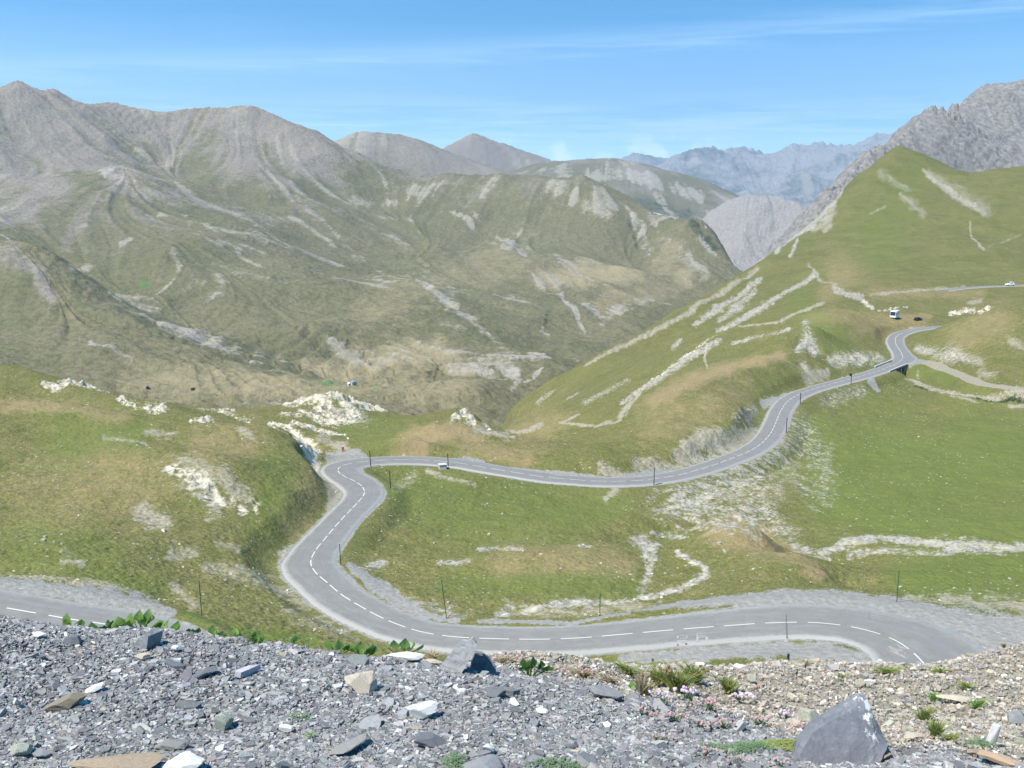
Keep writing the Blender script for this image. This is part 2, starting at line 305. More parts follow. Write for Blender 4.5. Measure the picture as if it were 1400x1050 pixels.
# ---------------------------------------------------------------- near terrain control
def Hp(u, v, h): return pth(u, v, h)
def Yp(u, v, y): return pt(u, v, y)
near = []
for u in (-500, -200, 100, 400, 700, 1000, 1300, 1600, 1900):
    near += [raw(u, 7, 6.6), raw(u, 9.5, 8.2), raw(u, 14, 11.6), raw(u, 25, 18.5), raw(u, 40, 28.5)]
    near += [raw(u, 52, 35.5)]
near += [raw(-300, 65, 37), raw(0, 66, 38), raw(400, 75, 40), raw(1000, 72, 41.3), raw(1100, 78, 41.8), raw(1600, 70, 41), raw(1900, 70, 41), raw(-600, 70, 37)]
for t_, Q_, _, _ in roads:
    near += [tuple(q[:3]) for q in Q_[::7]]
near += [tuple(q[:3]) for q in roads_tr[1][::12]]
near += [  # roadside strips under the viewer
    Hp(850, 905, 44.4), Hp(1000, 895, 43.4), Hp(700, 908, 45), Hp(1100, 890, 42.8), Hp(300, 862, 39.5), Hp(400, 878, 42), Hp(520, 885, 44.3),
    # right apron
    Hp(1250, 830, 43.1), Hp(1330, 850, 42.8), Hp(1400, 870, 42.5), Hp(1400, 835, 43.2), Hp(1480, 860, 42.4), Hp(1100, 818, 43.7), Hp(1000, 825, 44),
    # lower bowl
    Hp(620, 835, 46.4), Hp(560, 815, 47.8), Hp(690, 838, 47.0), Hp(760, 826, 47.6), Hp(850, 820, 48), Hp(900, 808, 48.6), Hp(960, 790, 49.4), Hp(970, 780, 49.8),
    Hp(550, 780, 50.5), Hp(500, 760, 50.4), Hp(620, 790, 50.0), Hp(700, 795, 49.4), Hp(800, 795, 49.2), Hp(870, 790, 49.6), Hp(700, 765, 50.2), Hp(800, 757, 50.4), Hp(860, 770, 50.2),
    Hp(640, 750, 52.8), Hp(740, 745, 53), Hp(830, 742, 53.2), Hp(890, 745, 53), Hp(890, 775, 50.6), Hp(930, 750, 52),
    Hp(540, 740, 52.0), Hp(560, 700, 54), Hp(650, 700, 55.5), Hp(760, 710, 55.8), Hp(860, 700, 56.2), Hp(540, 670, 54.5), Hp(620, 660, 56.0), Hp(700, 672, 57.2), Hp(800, 682, 58), Hp(880, 676, 58.6), Hp(580, 640, 56.2),
    # scree bank under the upper road
    Hp(930, 690, 58.0), Hp(960, 680, 59), Hp(1000, 660, 60.8), Hp(1040, 640, 62.2), Hp(1060, 615, 62.2), Hp(1085, 590, 62.8), Hp(1000, 690, 58.6), Hp(1050, 680, 60.3), Hp(1100, 650, 62.2), Hp(1110, 600, 63.7), Hp(1120, 560, 64.2), Hp(1170, 540, 65.2),
    # knoll in the middle right
    Hp(930, 724, 51.5), Hp(960, 716, 50.5), Hp(985, 713, 50.0), Hp(1015, 718, 49.8), Hp(1045, 727, 49.4), Hp(1090, 755, 48.0), Hp(1130, 780, 46.5), Hp(1170, 803, 44.8),
    Hp(985, 740, 49.2), Hp(960, 760, 49.6), Hp(1030, 760, 47.8), Hp(1000, 790, 47.0), Hp(1080, 795, 46.0), Hp(1000, 812, 44.8),
    raw(985, 152, 56), raw(1045, 152, 56), raw(1100, 140, 54.5), raw(930, 152, 56), raw(1170, 120, 50),
    # meadow
    Hp(1190, 790, 49.0), Hp(1240, 795, 48.3), Hp(1300, 800, 48), Hp(1400, 805, 47.5), Hp(1300, 775, 50), Hp(1400, 775, 50), Hp(1130, 750, 55.6), Hp(1200, 737, 55.4), Hp(1300, 742, 54), Hp(1400, 750, 53), Hp(1500, 750, 52),
    Hp(1150, 715, 57.6), Hp(1250, 705, 57.6), Hp(1400, 700, 57.4), Hp(1150, 670, 61), Hp(1250, 650, 62), Hp(1400, 640, 61.8), Hp(1160, 600, 65), Hp(1250, 590, 65.4), Hp(1400, 580, 64.6), Hp(1250, 545, 67), Hp(1330, 550, 66.6), Hp(1400, 548, 66.2), Hp(1250, 524, 67), Hp(1300, 530, 66.5), Hp(1500, 560, 65), Hp(1500, 640, 61),
    # right-hand knoll beyond the bridge
    Hp(1290, 492, 62.8), Hp(1340, 505, 61.5), Hp(1400, 505, 60), Hp(1270, 470, 61), Hp(1320, 470, 57.5), Hp(1400, 470, 55), Hp(1300, 448, 56), Hp(1350, 440, 52.5), Hp(1400, 440, 50.5),
    Yp(1285, 447, 425), Yp(1310, 436, 425), Yp(1340, 427, 420), Yp(1370, 420, 415), Yp(1400, 416, 410), Yp(1460, 412, 410), raw(1330, 480, 64), raw(1400, 470, 60), raw(1460, 470, 58), raw(1280, 480, 64),
    # bank left of the top bend, ground behind it
    Hp(1190, 490, 62.6), Hp(1150, 495, 61.3), Hp(1200, 470, 63), Hp(1150, 470, 59.5), Hp(1110, 500, 60), Hp(1190, 440, 60.3), Hp(1225, 438, 60.8), Hp(1260, 438, 61.5), Hp(1150, 440, 56), Hp(1100, 440, 51), Hp(1100, 470, 53.5), Hp(1060, 450, 53),
    Yp(1190, 428, 470), Yp(1225, 424, 490), Yp(1150, 425, 440), Yp(1260, 426, 520), Yp(1300, 415, 560), Yp(1200, 410, 560), Yp(1290, 402, 590), Yp(1240, 402, 590), Yp(1340, 399, 600), Yp(1400, 400, 600), Yp(1400, 404, 580),
    # hump between road and valley
    Hp(760, 640, 56.5), Hp(850, 645, 56.5), Hp(720, 632, 56), Hp(830, 625, 56), Hp(900, 620, 56.8), Hp(950, 600, 56.3), Hp(1000, 585, 57.3), Hp(1030, 568, 60.6), Hp(1045, 549, 61.9), Hp(1062, 542, 62.0), Hp(1086, 535, 62.3), Hp(1000, 545, 54.5), Hp(940, 560, 54.8), Hp(1060, 524, 60.2), Hp(1050, 505, 57.3),
    Yp(740, 606, 228), Yp(780, 602, 236), Yp(820, 592, 244), Yp(860, 573, 253), Yp(900, 547, 267), Yp(940, 524, 286), Yp(990, 502, 310), Yp(1030, 490, 330), Yp(1065, 484, 345), Yp(1100, 489, 350), Yp(1130, 492, 358),
    raw(780, 268, 66), raw(860, 290, 68), raw(940, 322, 68), raw(1000, 350, 67), raw(1060, 383, 66),
    # orange mounds, rock and saddle behind the hairpin
    Yp(535, 604, 205), Yp(570, 600, 208), Yp(605, 584, 225), Yp(640, 572, 240), Yp(675, 584, 240), Yp(700, 604, 225), Hp(600, 610, 56), Hp(660, 620, 56), Hp(680, 600, 56.5), Hp(500, 612, 57), Hp(545, 585, 62), Hp(500, 585, 63), Hp(470, 600, 58),
    Yp(500, 562, 300), Yp(540, 566, 300), Yp(580, 572, 290), Yp(620, 560, 280), Yp(650, 562, 290), raw(620, 330, 90), raw(540, 350, 95), raw(700, 290, 80), raw(460, 350, 95), raw(700, 330, 95),
    # white outcrops
    Yp(395, 552, 295), Yp(425, 547, 300), Yp(455, 538, 305), Yp(470, 541, 300), Yp(480, 545, 306), Yp(510, 556, 302), Yp(440, 565, 285), Yp(480, 580, 270), Yp(420, 580, 258), Yp(450, 597, 240), Yp(400, 582, 235), Yp(430, 600, 222),
    raw(400, 340, 90), raw(340, 345, 95), raw(300, 340, 95),
    Yp(340, 565, 275), Yp(300, 568, 270), Yp(262, 562, 265), Yp(225, 552, 265), Yp(190, 547, 275), Yp(150, 536, 290), Yp(110, 527, 305), Yp(75, 521, 315), Yp(30, 528, 330), Yp(0, 532, 340), Yp(-80, 530, 350), Yp(-250, 530, 350),
    raw(225, 330, 92), raw(150, 350, 100), raw(75, 385, 110), raw(0, 420, 130), raw(-120, 430, 130), raw(-300, 430, 130),
    Yp(60, 540, 280), Yp(150, 556, 262), Yp(250, 580, 240), Yp(330, 583, 245), Yp(370, 575, 265),
    # left hill
    Yp(-250, 548, 205), Yp(-100, 548, 208), Yp(0, 549, 210), Yp(100, 552, 210), Yp(160, 561, 208), Yp(210, 574, 206), Yp(260, 582, 205), Yp(320, 585, 206), Yp(370, 584, 205), Yp(400, 594, 200), Yp(425, 612, 192), Yp(443, 630, 180),
    raw(0, 240, 58), raw(100, 238, 58), raw(-150, 240, 58), raw(210, 228, 57), raw(320, 228, 58), raw(380, 224, 58), raw(425, 212, 58),
    Hp(453, 655, 51), Hp(448, 690, 50.3), Hp(425, 720, 49.2), Hp(395, 750, 48.5), Hp(378, 780, 47.8), Hp(420, 815, 47.2), Hp(450, 840, 46), Hp(500, 865, 45.5),
    Hp(400, 640, 48), Hp(410, 680, 48), Hp(370, 720, 47), Hp(340, 760, 46.3), Hp(320, 800, 44.5), Hp(380, 830, 45), Hp(330, 840, 42), Hp(240, 820, 41.5), Hp(270, 860, 39),
    Hp(330, 610, 46.5), Hp(250, 600, 45.5), Hp(260, 620, 43), Hp(300, 640, 43.5), Hp(330, 690, 46.5), Hp(280, 690, 46), Hp(240, 660, 44.5), Hp(220, 690, 45.5), Hp(200, 720, 44), Hp(250, 760, 43.5), Hp(180, 780, 41),
    Hp(150, 600, 45), Hp(80, 590, 45.5), Hp(0, 590, 45), Hp(0, 640, 44.5), Hp(100, 650, 45), Hp(0, 700, 43), Hp(100, 710, 43), Hp(0, 750, 40), Hp(100, 760, 40.5), Hp(50, 785, 38.6), Hp(-200, 600, 44), Hp(-200, 700, 42), Hp(-200, 760, 39),
    Hp(0, 795, 37.9), Hp(100, 803, 38.1), Hp(190, 825, 38.5), Hp(-150, 790, 37.3),
    # gully below the big slope
    Yp(720, 606, 255), Yp(700, 592, 300), Yp(750, 592, 300), Yp(800, 585, 300), Yp(850, 572, 310), Yp(900, 543, 355), Yp(950, 516, 385), Yp(1000, 490, 405), Yp(1060, 468, 425), Yp(680, 585, 330),
    # big green slope
    Yp(740, 560, 420), Yp(800, 545, 430), Yp(870, 510, 450), Yp(940, 470, 480), Yp(1000, 440, 520), Yp(1060, 420, 540), Yp(1110, 400, 580), Yp(1160, 390, 620), Yp(1180, 405, 560), Yp(1140, 415, 500),
    Yp(700, 555, 600), Yp(720, 540, 640), Yp(750, 521, 680), Yp(800, 496, 730), Yp(850, 470, 780), Yp(900, 442, 830), Yp(950, 412, 880), Yp(1000, 384, 930), Yp(1060, 345, 1000), Yp(1110, 305, 1080), Yp(1150, 262, 1150), Yp(1190, 226, 1220), Yp(1225, 198, 1270),
    Yp(800, 525, 540), Yp(900, 480, 600), Yp(1000, 415, 700), Yp(1060, 375, 800), Yp(1120, 330, 920), Yp(1150, 360, 780), Yp(1200, 300, 950), Yp(1200, 340, 820), Yp(1250, 250, 1100), Yp(1280, 290, 950), Yp(1300, 340, 780), Yp(1220, 370, 720), Yp(1380, 330, 830), Yp(1350, 280, 980), Yp(1400, 370, 700), Yp(1320, 378, 680), Yp(1480, 330, 830),
    Yp(1260, 210, 1250), Yp(1295, 226, 1220), Yp(1325, 240, 1200), Yp(1360, 231, 1180), Yp(1400, 226, 1160), Yp(1470, 222, 1150), Yp(1600, 230, 1100), Yp(1600, 330, 800), Yp(1600, 400, 600),
    raw(690, 700, 205), raw(740, 790, 240), raw(840, 920, 240), raw(940, 1050, 230), raw(1050, 1200, 200), raw(1110, 1300, 160), raw(1150, 1400, 110), raw(1225, 1420, 60), raw(1300, 1400, 60), raw(1400, 1400, 40), raw(1550, 1350, 40),
    raw(600, 600, 230), raw(400, 600, 210), raw(200, 600, 210), raw(0, 650, 220), raw(-300, 650, 220), raw(1000, 1600, 420), raw(1300, 1650, 200), raw(600, 1100, 420), raw(0, 1100, 400), raw(1600, 1650, 150),
]
P_near = [to_st(p) for p in near]
tps_near = TPS(P_near, 3e-4)

def axis(segs):
    out = [segs[0][0]]
    for a, b, st in segs:
        n = max(1, int(round((b - a) / st))); out += list(np.linspace(a, b, n + 1)[1:])
    return np.array(out)
Sx = axis([(-.95, -.6, .006), (-.6, .6, .00125), (.6, .95, .006)])
L = math.log
Tn = axis([(L(8), L(60), .02), (L(60), L(78), .004), (L(78), L(130), .0016), (L(130), L(330), .0018), (L(330), L(1300), .0026), (L(1300), L(1650), .02)])
S2, T2 = np.meshgrid(Sx, Tn)
Yn = np.exp(T2); Xn = S2 * Yn
Zn = eval_grid(tps_near, np.arange(len(Sx)) * 0 + Sx, Tn) if False else None
def tps_on(tps, S, T):
    # coarse in index space, so interpolation stays regular
    cs = S[::4]; ct = T[::4]
    if cs[-1] != S[-1]: cs = np.r_[cs, S[-1]]
    if ct[-1] != T[-1]: ct = np.r_[ct, T[-1]]
    G = tps(*np.meshgrid(cs, ct))
    def up(G, c, x):
        # cubic hermite on uneven knots
        m = np.gradient(G, c, axis=0)
        i = np.clip(np.searchsorted(c, x, side='right') - 1, 0, len(c) - 2)
        h = (c[i + 1] - c[i])[:, None]; s = (x - c[i])[:, None] / h
        return (2 * s ** 3 - 3 * s ** 2 + 1) * G[i] + (s ** 3 - 2 * s ** 2 + s) * h * m[i] + (-2 * s ** 3 + 3 * s ** 2) * G[i + 1] + (s ** 3 - s ** 2) * h * m[i + 1]
    G = up(G, ct, T)
    return up(G.T.copy(), cs, S).T
Zn = tps_on(tps_near, Sx, Tn)
def ceiling(Z, S, Y, crest, ymin, soft=.0025):
    c = np.array([ray(u, v) for u, v, *_ in crest]); o_ = np.argsort(c[:, 0]); gc = np.interp(S, c[o_, 0], c[o_, 1], left=9, right=9)[None, :]
    g = Z / Y; lim = gc - soft * np.log1p(np.exp(np.clip((gc - g) / soft, -40, 40))) ; lim = np.where(gc > 5, g, lim)
    lim = gc - soft * np.logaddexp(0, (gc - g) / soft)
    w = (Y > ymin)
    return np.where(w & (gc < 5), lim, g) * Y
def lic(X, Y, Zs, nscale, steps=14, dl=None, seed=0):
    """noise dragged along the fall line: scree chutes and gullies"""
    nt, ns = X.shape
    gy_i, gx_i = np.gradient(Zs)
    Xs_t, Xs_s = np.gradient(X); Ys_t, Ys_s = np.gradient(Y)
    # world gradient from index gradient
    det = Xs_s * Ys_t - Xs_t * Ys_s
    gx = (gx_i * Ys_t - gy_i * Ys_s) / det
    gy = (gy_i * Xs_s - gx_i * Xs_t) / det
    gm = np.hypot(gx, gy) + 1e-6
    dx, dy = gx / gm, gy / gm
    acc = 0; wt = 0
    # lookup of direction at displaced points via (s, ln y) index
    S0 = X[0] / Y[0]; T0 = np.log(Y[:, 0])
    px, py = X.copy(), Y.copy()
    for sgn in (1, -1):
        px, py = X.copy(), Y.copy(); cx, cy = dx, dy
        for k in range(steps):
            acc = acc + perlin(px / nscale, py / nscale, seed) + .6 * perlin(px / nscale * 2.3, py / nscale * 2.3, seed + 1); wt += 1.2
            px = px + sgn * cx * dl; py = py + sgn * cy * dl
            ii = np.clip(np.interp(px / np.maximum(py, 1), S0, np.arange(ns)), 0, ns - 1).astype(int)
            jj = np.clip(np.interp(np.log(np.maximum(py, 1)), T0, np.arange(nt)), 0, nt - 1).astype(int)
            cx = dx[jj, ii]; cy = dy[jj, ii]
    return acc / wt, gm

flank = [(690, 566), (720, 541), (750, 521), (800, 496), (850, 470), (900, 442), (950, 412), (1000, 384), (1030, 366), (1060, 345), (1085, 325), (1110, 304), (1130, 284), (1150, 262), (1170, 243), (1190, 226), (1205, 212), (1225, 197.5), (1240, 202), (1260, 210), (1295, 226), (1325, 240), (1360, 231), (1400, 226), (1470, 222)]
Zn = ceiling(Zn, Sx, Yn, flank, 480, .0012)
Z_smooth = Zn.copy()
c3 = (slice(None, None, 3), slice(None, None, 3))
keys = ['W', 'G', 'T', 'L', 'D', 'P', 'A', 'K', 'Q']
def S(k, a, *pts): return (k, a, list(pts))
near_strokes = [
    # pale outcrops
    S('W', .85, (57, 524, 4), (75, 530, 7), (88, 524, 6)), S('W', .8, (88, 521, 3), (120, 528, 3), (150, 534, 3)), S('W', .9, (165, 545, 4), (185, 556, 6)), S('W', .95, (200, 558, 7), (222, 558, 8)), S('W', .8, (262, 578, 4), (288, 574, 5)), S('W', .6, (270, 555, 4), (320, 560, 3)), S('W', .5, (340, 575, 4), (300, 562, 3)),
    S('W', .85, (388, 552, 3), (410, 549, 5), (435, 545, 6), (450, 552, 7)), S('W', .85, (445, 543, 6), (460, 537, 6), (470, 548, 10), (482, 566, 10)), S('W', 1, (476, 544, 4), (500, 555, 5), (528, 561, 3)), S('W', .9, (410, 562, 3), (440, 575, 6), (460, 578, 5)), S('W', .9, (430, 555, 4), (455, 570, 6), (475, 577, 5)),
    S('W', .85, (368, 580, 3), (395, 585, 6), (412, 598, 9), (428, 612, 9), (438, 624, 5)), S('W', .8, (400, 577, 3), (440, 590, 4), (472, 596, 2)), S('P', .8, (440, 600, 8), (455, 608, 6), (468, 612, 8)), S('W', .6, (385, 568, 3), (410, 568, 4)), S('G', .6, (440, 560, 14), (490, 570, 12)),
    S('W', .7, (232, 640, 9), (262, 650, 13), (290, 670, 15), (303, 688, 8)), S('W', .7, (316, 680, 7), (332, 697, 7)), S('W', .6, (350, 688, 7), (350, 700, 4)), S('P', .6, (250, 630, 12), (300, 650, 16), (330, 680, 16)), S('G', .5, (235, 645, 12), (295, 685, 18)),
    S('W', 1, (620, 572, 5), (637, 564, 7), (645, 577, 7)), S('P', .7, (650, 583, 6), (670, 592, 5)), S('W', .6, (530, 607, 3), (552, 604, 3)), S('P', .6, (680, 592, 5), (700, 600, 4), (712, 590, 2)), S('W', .6, (660, 575, 3), (668, 585, 3)),
    # earth cuts
    S('P', .8, (452, 642, 5), (463, 665, 7), (455, 690, 8), (438, 712, 9)), S('P', 1, (444, 644, 4), (455, 668, 6), (450, 692, 7), (436, 714, 7), (418, 738, 6)), S('G', .6, (466, 690, 6), (440, 722, 6)), S('P', .7, (400, 735, 8), (388, 745, 8)), S('G', .5, (395, 742, 8), (390, 735, 6)), S('P', .75, (195, 702, 14), (225, 712, 12)), S('P', .6, (95, 768, 10), (112, 770, 8)), S('P', .55, (235, 753, 9), (265, 752, 6)), S('P', .55, (300, 742, 6), (325, 752, 6)), S('P', .6, (280, 775, 8), (330, 785, 12), (380, 797, 12), (420, 815, 10)), S('P', .6, (240, 800, 8), (265, 826, 8)), S('P', .5, (400, 840, 12), (460, 865, 10)), S('P', .6, (200, 592, 5), (240, 593, 4)), S('P', .55, (140, 597, 3), (200, 607, 2)), S('P', .55, (440, 845, 12), (485, 866, 8)), S('P', .7, (330, 590, 6), (345, 598, 5)),
    # scree bank
    S('G', .50, (920, 692, 24), (970, 675, 28), (1030, 645, 24), (1065, 610, 14)), S('G', .46, (950, 700, 26), (1040, 705, 22), (1085, 730, 10)), S('P', .42, (930, 690, 30), (1040, 680, 34), (1090, 600, 20)), S('G', .36, (1090, 580, 14), (1120, 620, 18), (1120, 670, 20)), S('G', .38, (1130, 550, 14), (1180, 535, 12)),
    S('P', .85, (930, 622, 9), (960, 600, 14), (1000, 600, 14), (1028, 580, 10)), S('P', .75, (870, 630, 6), (930, 632, 7)), S('G', .5, (950, 622, 8), (1000, 610, 10)), S('P', .7, (820, 636, 4), (865, 642, 4)), S('G', .5, (1010, 570, 8), (1030, 560, 8)),
    S('P', .9, (1098, 498, 8), (1105, 512, 10), (1130, 508, 6)), S('G', .85, (1090, 478, 8), (1105, 465, 12), (1115, 480, 12)), S('G', .7, (1140, 492, 14), (1175, 490, 14), (1205, 490, 7)), S('G', .5, (1100, 440, 8), (1105, 455, 8)),
    S('G', .6, (1255, 475, 6), (1290, 485, 12), (1320, 490, 8)), S('P', .6, (1300, 480, 12), (1340, 495, 10)), S('P', .6, (1385, 468, 10), (1400, 475, 8)), S('P', .6, (1340, 508, 8), (1360, 512, 6)), S('W', .7, (1300, 430, 6), (1330, 425, 6)), S('W', .8, (1340, 427, 4), (1352, 421, 4)), S('P', .6, (1325, 415, 4), (1340, 412, 5)), S('G', .8, (1245, 446, 3), (1268, 446, 4)),
    # big slope
    S('G', .95, (1150, 262, 4), (1128, 286, 9), (1108, 306, 7), (1060, 345, 3)), S('P', .8, (1035, 368, 4), (1000, 390, 5), (940, 426, 5), (870, 464, 4), (800, 500, 3)), S('P', .7, (1140, 280, 8), (1128, 305, 9), (1115, 312, 7)), S('G', .8, (1040, 380, 6), (1000, 410, 7), (950, 440, 6)), S('G', .85, (1112, 377, 4), (1085, 392, 6), (1050, 415, 6), (1010, 440, 5), (980, 452, 4)), S('G', .7, (1032, 395, 8), (1010, 418, 9), (985, 435, 7)),
    S('W', .55, (980, 458, 2), (950, 478, 3), (910, 508, 3), (890, 520, 2)), S('G', .75, (985, 465, 5), (940, 490, 8), (890, 525, 6), (850, 550, 4)), S('G', .7, (930, 465, 5), (920, 475, 5)), S('G', .5, (860, 520, 5), (800, 550, 5)), S('G', .6, (760, 530, 3), (735, 550, 4)), S('G', .6, (1000, 470, 4), (1080, 450, 3)),
    S('P', 1, (1127, 414, 1.3), (1100, 424, 1.8), (1082, 430, 3), (1068, 440, 3.5)), S('P', .9, (1064, 441, 1.3), (1010, 446, 1)), S('P', 1, (967, 472, 1.3), (963, 490, 1.3), (967, 503, 1.3)), S('P', 1, (893, 517, 1.6), (868, 545, 2.2), (853, 562, 4), (845, 575, 2.4), (815, 583, 1.6), (770, 579, 1.3)), S('P', .9, (766, 578, 2), (792, 566, 2)), S('P', .9, (740, 580, 3), (720, 590, 2), (675, 592, 2)), S('P', .6, (775, 545, 3), (790, 538, 3)),
    S('P', .46, (1270, 236, 7), (1300, 258, 15), (1345, 288, 17)), S('P', .44, (1235, 268, 8), (1262, 290, 12)), S('P', .40, (1205, 238, 8), (1240, 258, 8)), S('P', .85, (1262, 232, 2), (1285, 252, 6), (1315, 272, 9), (1345, 292, 7)), S('G', .6, (1270, 240, 3), (1330, 280, 8)), S('P', .7, (1230, 264, 3), (1252, 282, 5)), S('P', .55, (1212, 238, 2), (1240, 256, 3)), S('P', .5, (1190, 290, 3), (1210, 280, 3)), S('P', .8, (1326, 303, 1.2), (1328, 328, 1.2), (1345, 342, 1.6)), S('P', .5, (1350, 340, 1), (1400, 320, 1)), S('P', .8, (1135, 305, 6), (1128, 314, 5)),
    S('G', .8, (1140, 394, 5), (1160, 402, 7), (1178, 405, 5)), S('W', .9, (1180, 412, 5), (1192, 420, 6)), S('G', .6, (1105, 360, 3), (1120, 380, 3), (1145, 392, 3)), S('G', .8, (1090, 330, 3), (1080, 350, 4)), S('P', .6, (1190, 403, 2), (1260, 398, 2), (1320, 392, 2)), S('W', .6, (1200, 425, 2), (1240, 420, 2)), S('T', .7, (1230, 432, 4), (1270, 432, 4)),
    # stream beds
    S('G', .8, (1125, 755, 4), (1155, 743, 6), (1205, 736, 5), (1265, 740, 6), (1330, 749, 8), (1410, 752, 9)), S('G', .6, (1160, 755, 5), (1230, 752, 5), (1300, 757, 5)), S('G', .5, (1085, 745, 6), (1130, 760, 5)),
    S('W', .22, (685, 838, 5), (720, 830, 4), (760, 825, 4), (800, 823, 3), (850, 819, 3), (890, 811, 3), (930, 801, 4), (964, 788, 4), (962, 776, 3), (938, 767, 3), (928, 757, 2)), S('G', .7, (680, 838, 6), (760, 826, 5), (850, 820, 4), (930, 802, 5), (966, 788, 5), (962, 776, 4), (925, 757, 3)), S('G', .7, (872, 735, 8), (885, 750, 13), (888, 775, 7), (880, 800, 6)), S('G', .6, (895, 728, 5), (940, 735, 4)), S('G', .7, (655, 752, 4), (712, 752, 4)), S('G', .7, (792, 748, 3), (812, 748, 2)), S('G', .45, (560, 830, 10), (640, 840, 8)), S('P', .55, (700, 835, 10), (790, 838, 8), (900, 825, 8)),
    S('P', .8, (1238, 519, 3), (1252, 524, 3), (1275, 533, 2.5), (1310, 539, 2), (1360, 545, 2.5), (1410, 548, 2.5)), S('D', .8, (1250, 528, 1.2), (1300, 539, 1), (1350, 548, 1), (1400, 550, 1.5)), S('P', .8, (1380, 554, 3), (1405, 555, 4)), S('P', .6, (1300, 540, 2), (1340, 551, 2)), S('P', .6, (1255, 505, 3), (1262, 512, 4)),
    S('P', .8, (1240, 497, 6), (1262, 495, 5), (1290, 504, 4), (1320, 516, 4), (1350, 527, 5), (1400, 532, 5)),
    S('G', .6, (508, 775, 9), (520, 768, 8)), S('P', .6, (545, 665, 8), (565, 650, 5)), S('P', .7, (585, 645, 3), (605, 652, 3), (650, 665, 2)), S('G', .6, (600, 772, 4), (640, 770, 3)),
    # gravel shoulders and pull-offs
    S('A', 1, (478, 778, 5), (497, 792, 8), (520, 806, 10), (545, 822, 9), (580, 840, 6), (625, 849, 4)), S('A', .9, (655, 852, 3), (780, 856, 2.5), (860, 842, 3)), S('A', 1, (870, 838, 4), (930, 828, 7), (1000, 821, 9), (1080, 818, 11), (1160, 820, 13), (1230, 838, 20), (1300, 852, 26), (1380, 868, 32), (1440, 880, 32)),
    S('A', .9, (850, 897, 6), (920, 893, 10), (1000, 888, 15), (1070, 885, 18), (1130, 890, 18), (1185, 905, 12)), S('P', .8, (828, 682, 4), (842, 672, 5)), S('A', 1, (1044, 549, 5), (1060, 545, 6), (1088, 535, 5)), S('A', .9, (1152, 515, 4), (1182, 508, 4)), S('A', .9, (1190, 524, 5), (1200, 533, 3)), S('A', 1, (-60, 800, 14), (0, 800, 12), (60, 804, 12), (130, 813, 14), (178, 822, 13), (212, 833, 9), (236, 842, 5)),
    S('A', .8, (445, 626, 6), (480, 620, 5), (530, 618, 4), (600, 621, 4), (660, 629, 3)), S('A', .8, (700, 637, 3), (820, 645, 3), (880, 640, 5), (920, 636, 4)), S('A', .8, (1215, 495, 5), (1245, 494, 6), (1262, 492, 4)),
    S('P', .6, (0, 784, 4), (60, 788, 4), (150, 800, 4), (215, 820, 4)), S('P', .7, (1240, 815, 6), (1330, 820, 8), (1400, 830, 12)),
    # grass colour
    S('T', .7, (0, 553, 8), (100, 558, 9), (170, 572, 9)), S('T', .45, (170, 640, 60), (60, 680, 50)), S('T', .5, (280, 610, 30), (340, 600, 24)), S('T', .85, (540, 608, 10), (575, 598, 16), (620, 588, 14), (655, 598, 10)), S('T', .6, (640, 612, 14), (720, 625, 12)), S('T', .75, (890, 550, 10), (950, 520, 12), (1030, 494, 8), (1068, 487, 8)), S('T', .45, (900, 580, 30), (1000, 540, 30)), S('T', .55, (1180, 445, 18), (1260, 440, 10), (1110, 432, 12)), S('T', .5, (1360, 440, 30), (1310, 460, 20)), S('T', .55, (700, 765, 28), (800, 763, 28), (850, 775, 18)), S('T', .65, (985, 728, 26), (1060, 748, 18), (1120, 785, 10)), S('T', .5, (1190, 400, 10), (1340, 402, 8)), S('T', .4, (440, 640, 20), (400, 700, 30)), S('T', .5, (1150, 375, 30), (1130, 400, 14)), S('T', .5, (720, 595, 30), (760, 575, 20)),
    S('L', .75, (1250, 795, 40), (1400, 785, 45)), S('L', .8, (1180, 620, 60), (1280, 640, 80), (1400, 620, 60)), S('L', .8, (1120, 600, 30), (1150, 680, 50), (1300, 715, 40), (1400, 720, 40)), S('L', .6, (560, 670, 40), (640, 700, 50), (780, 700, 45), (850, 690, 20)), S('L', .6, (620, 800, 20), (860, 800, 18)), S('L', .6, (100, 600, 40), (180, 595, 25)), S('L', .5, (40, 745, 50), (150, 760, 30)), S('L', .9, (255, 848, 8), (330, 862, 8), (430, 878, 8)), S('L', .9, (1060, 632, 8), (1080, 650, 5)), S('L', .5, (530, 590, 24), (480, 590, 16)), S('L', .6, (1250, 506, 8), (1300, 520, 10)), S('L', .5, (1150, 470, 20), (1100, 420, 20)), S('L', .45, (1200, 330, 40), (1250, 230, 20)), S('L', .6, (120, 790, 12), (220, 800, 10)), S('L', .6, (640, 905, 7), (760, 906, 8), (860, 908, 8), (980, 910, 8)), S('P', .5, (720, 902, 4), (800, 912, 5)), S('L', .5, (370, 690, 30), (380, 650, 30)),
]
near_strokes = [(k_, a_, [(p[0], p[1], p[2] * (.66 if (k_ in 'GW' or (k_ == 'P' and p[2] > 2.6)) and p[0] > 720 and p[1] < 560 and p[0] + 1.1 * p[1] > 1150 else 1)) for p in ps_]) for k_, a_, ps_ in near_strokes]
mk = masks(Xn, Yn, Zn, near_strokes, keys)
_q, _ = lic(Xn[c3], Yn[c3], Zn[c3] + 2 * fbm(Xn[c3] / 25, Yn[c3] / 25, 3, 90), 9.0, 9, 4.0, 70)
_q2, _ = lic(Xn[c3], Yn[c3], Zn[c3], 2.2, 8, .8, 71)
_q = _q * sstep(250, 500, Yn[c3]) + _q2 * (1 - sstep(250, 500, Yn[c3]))
_i = np.minimum(np.arange(Xn.shape[0]) / 3, _q.shape[0] - 1.001); _j = np.minimum(np.arange(Xn.shape[1]) / 3, _q.shape[1] - 1.001)
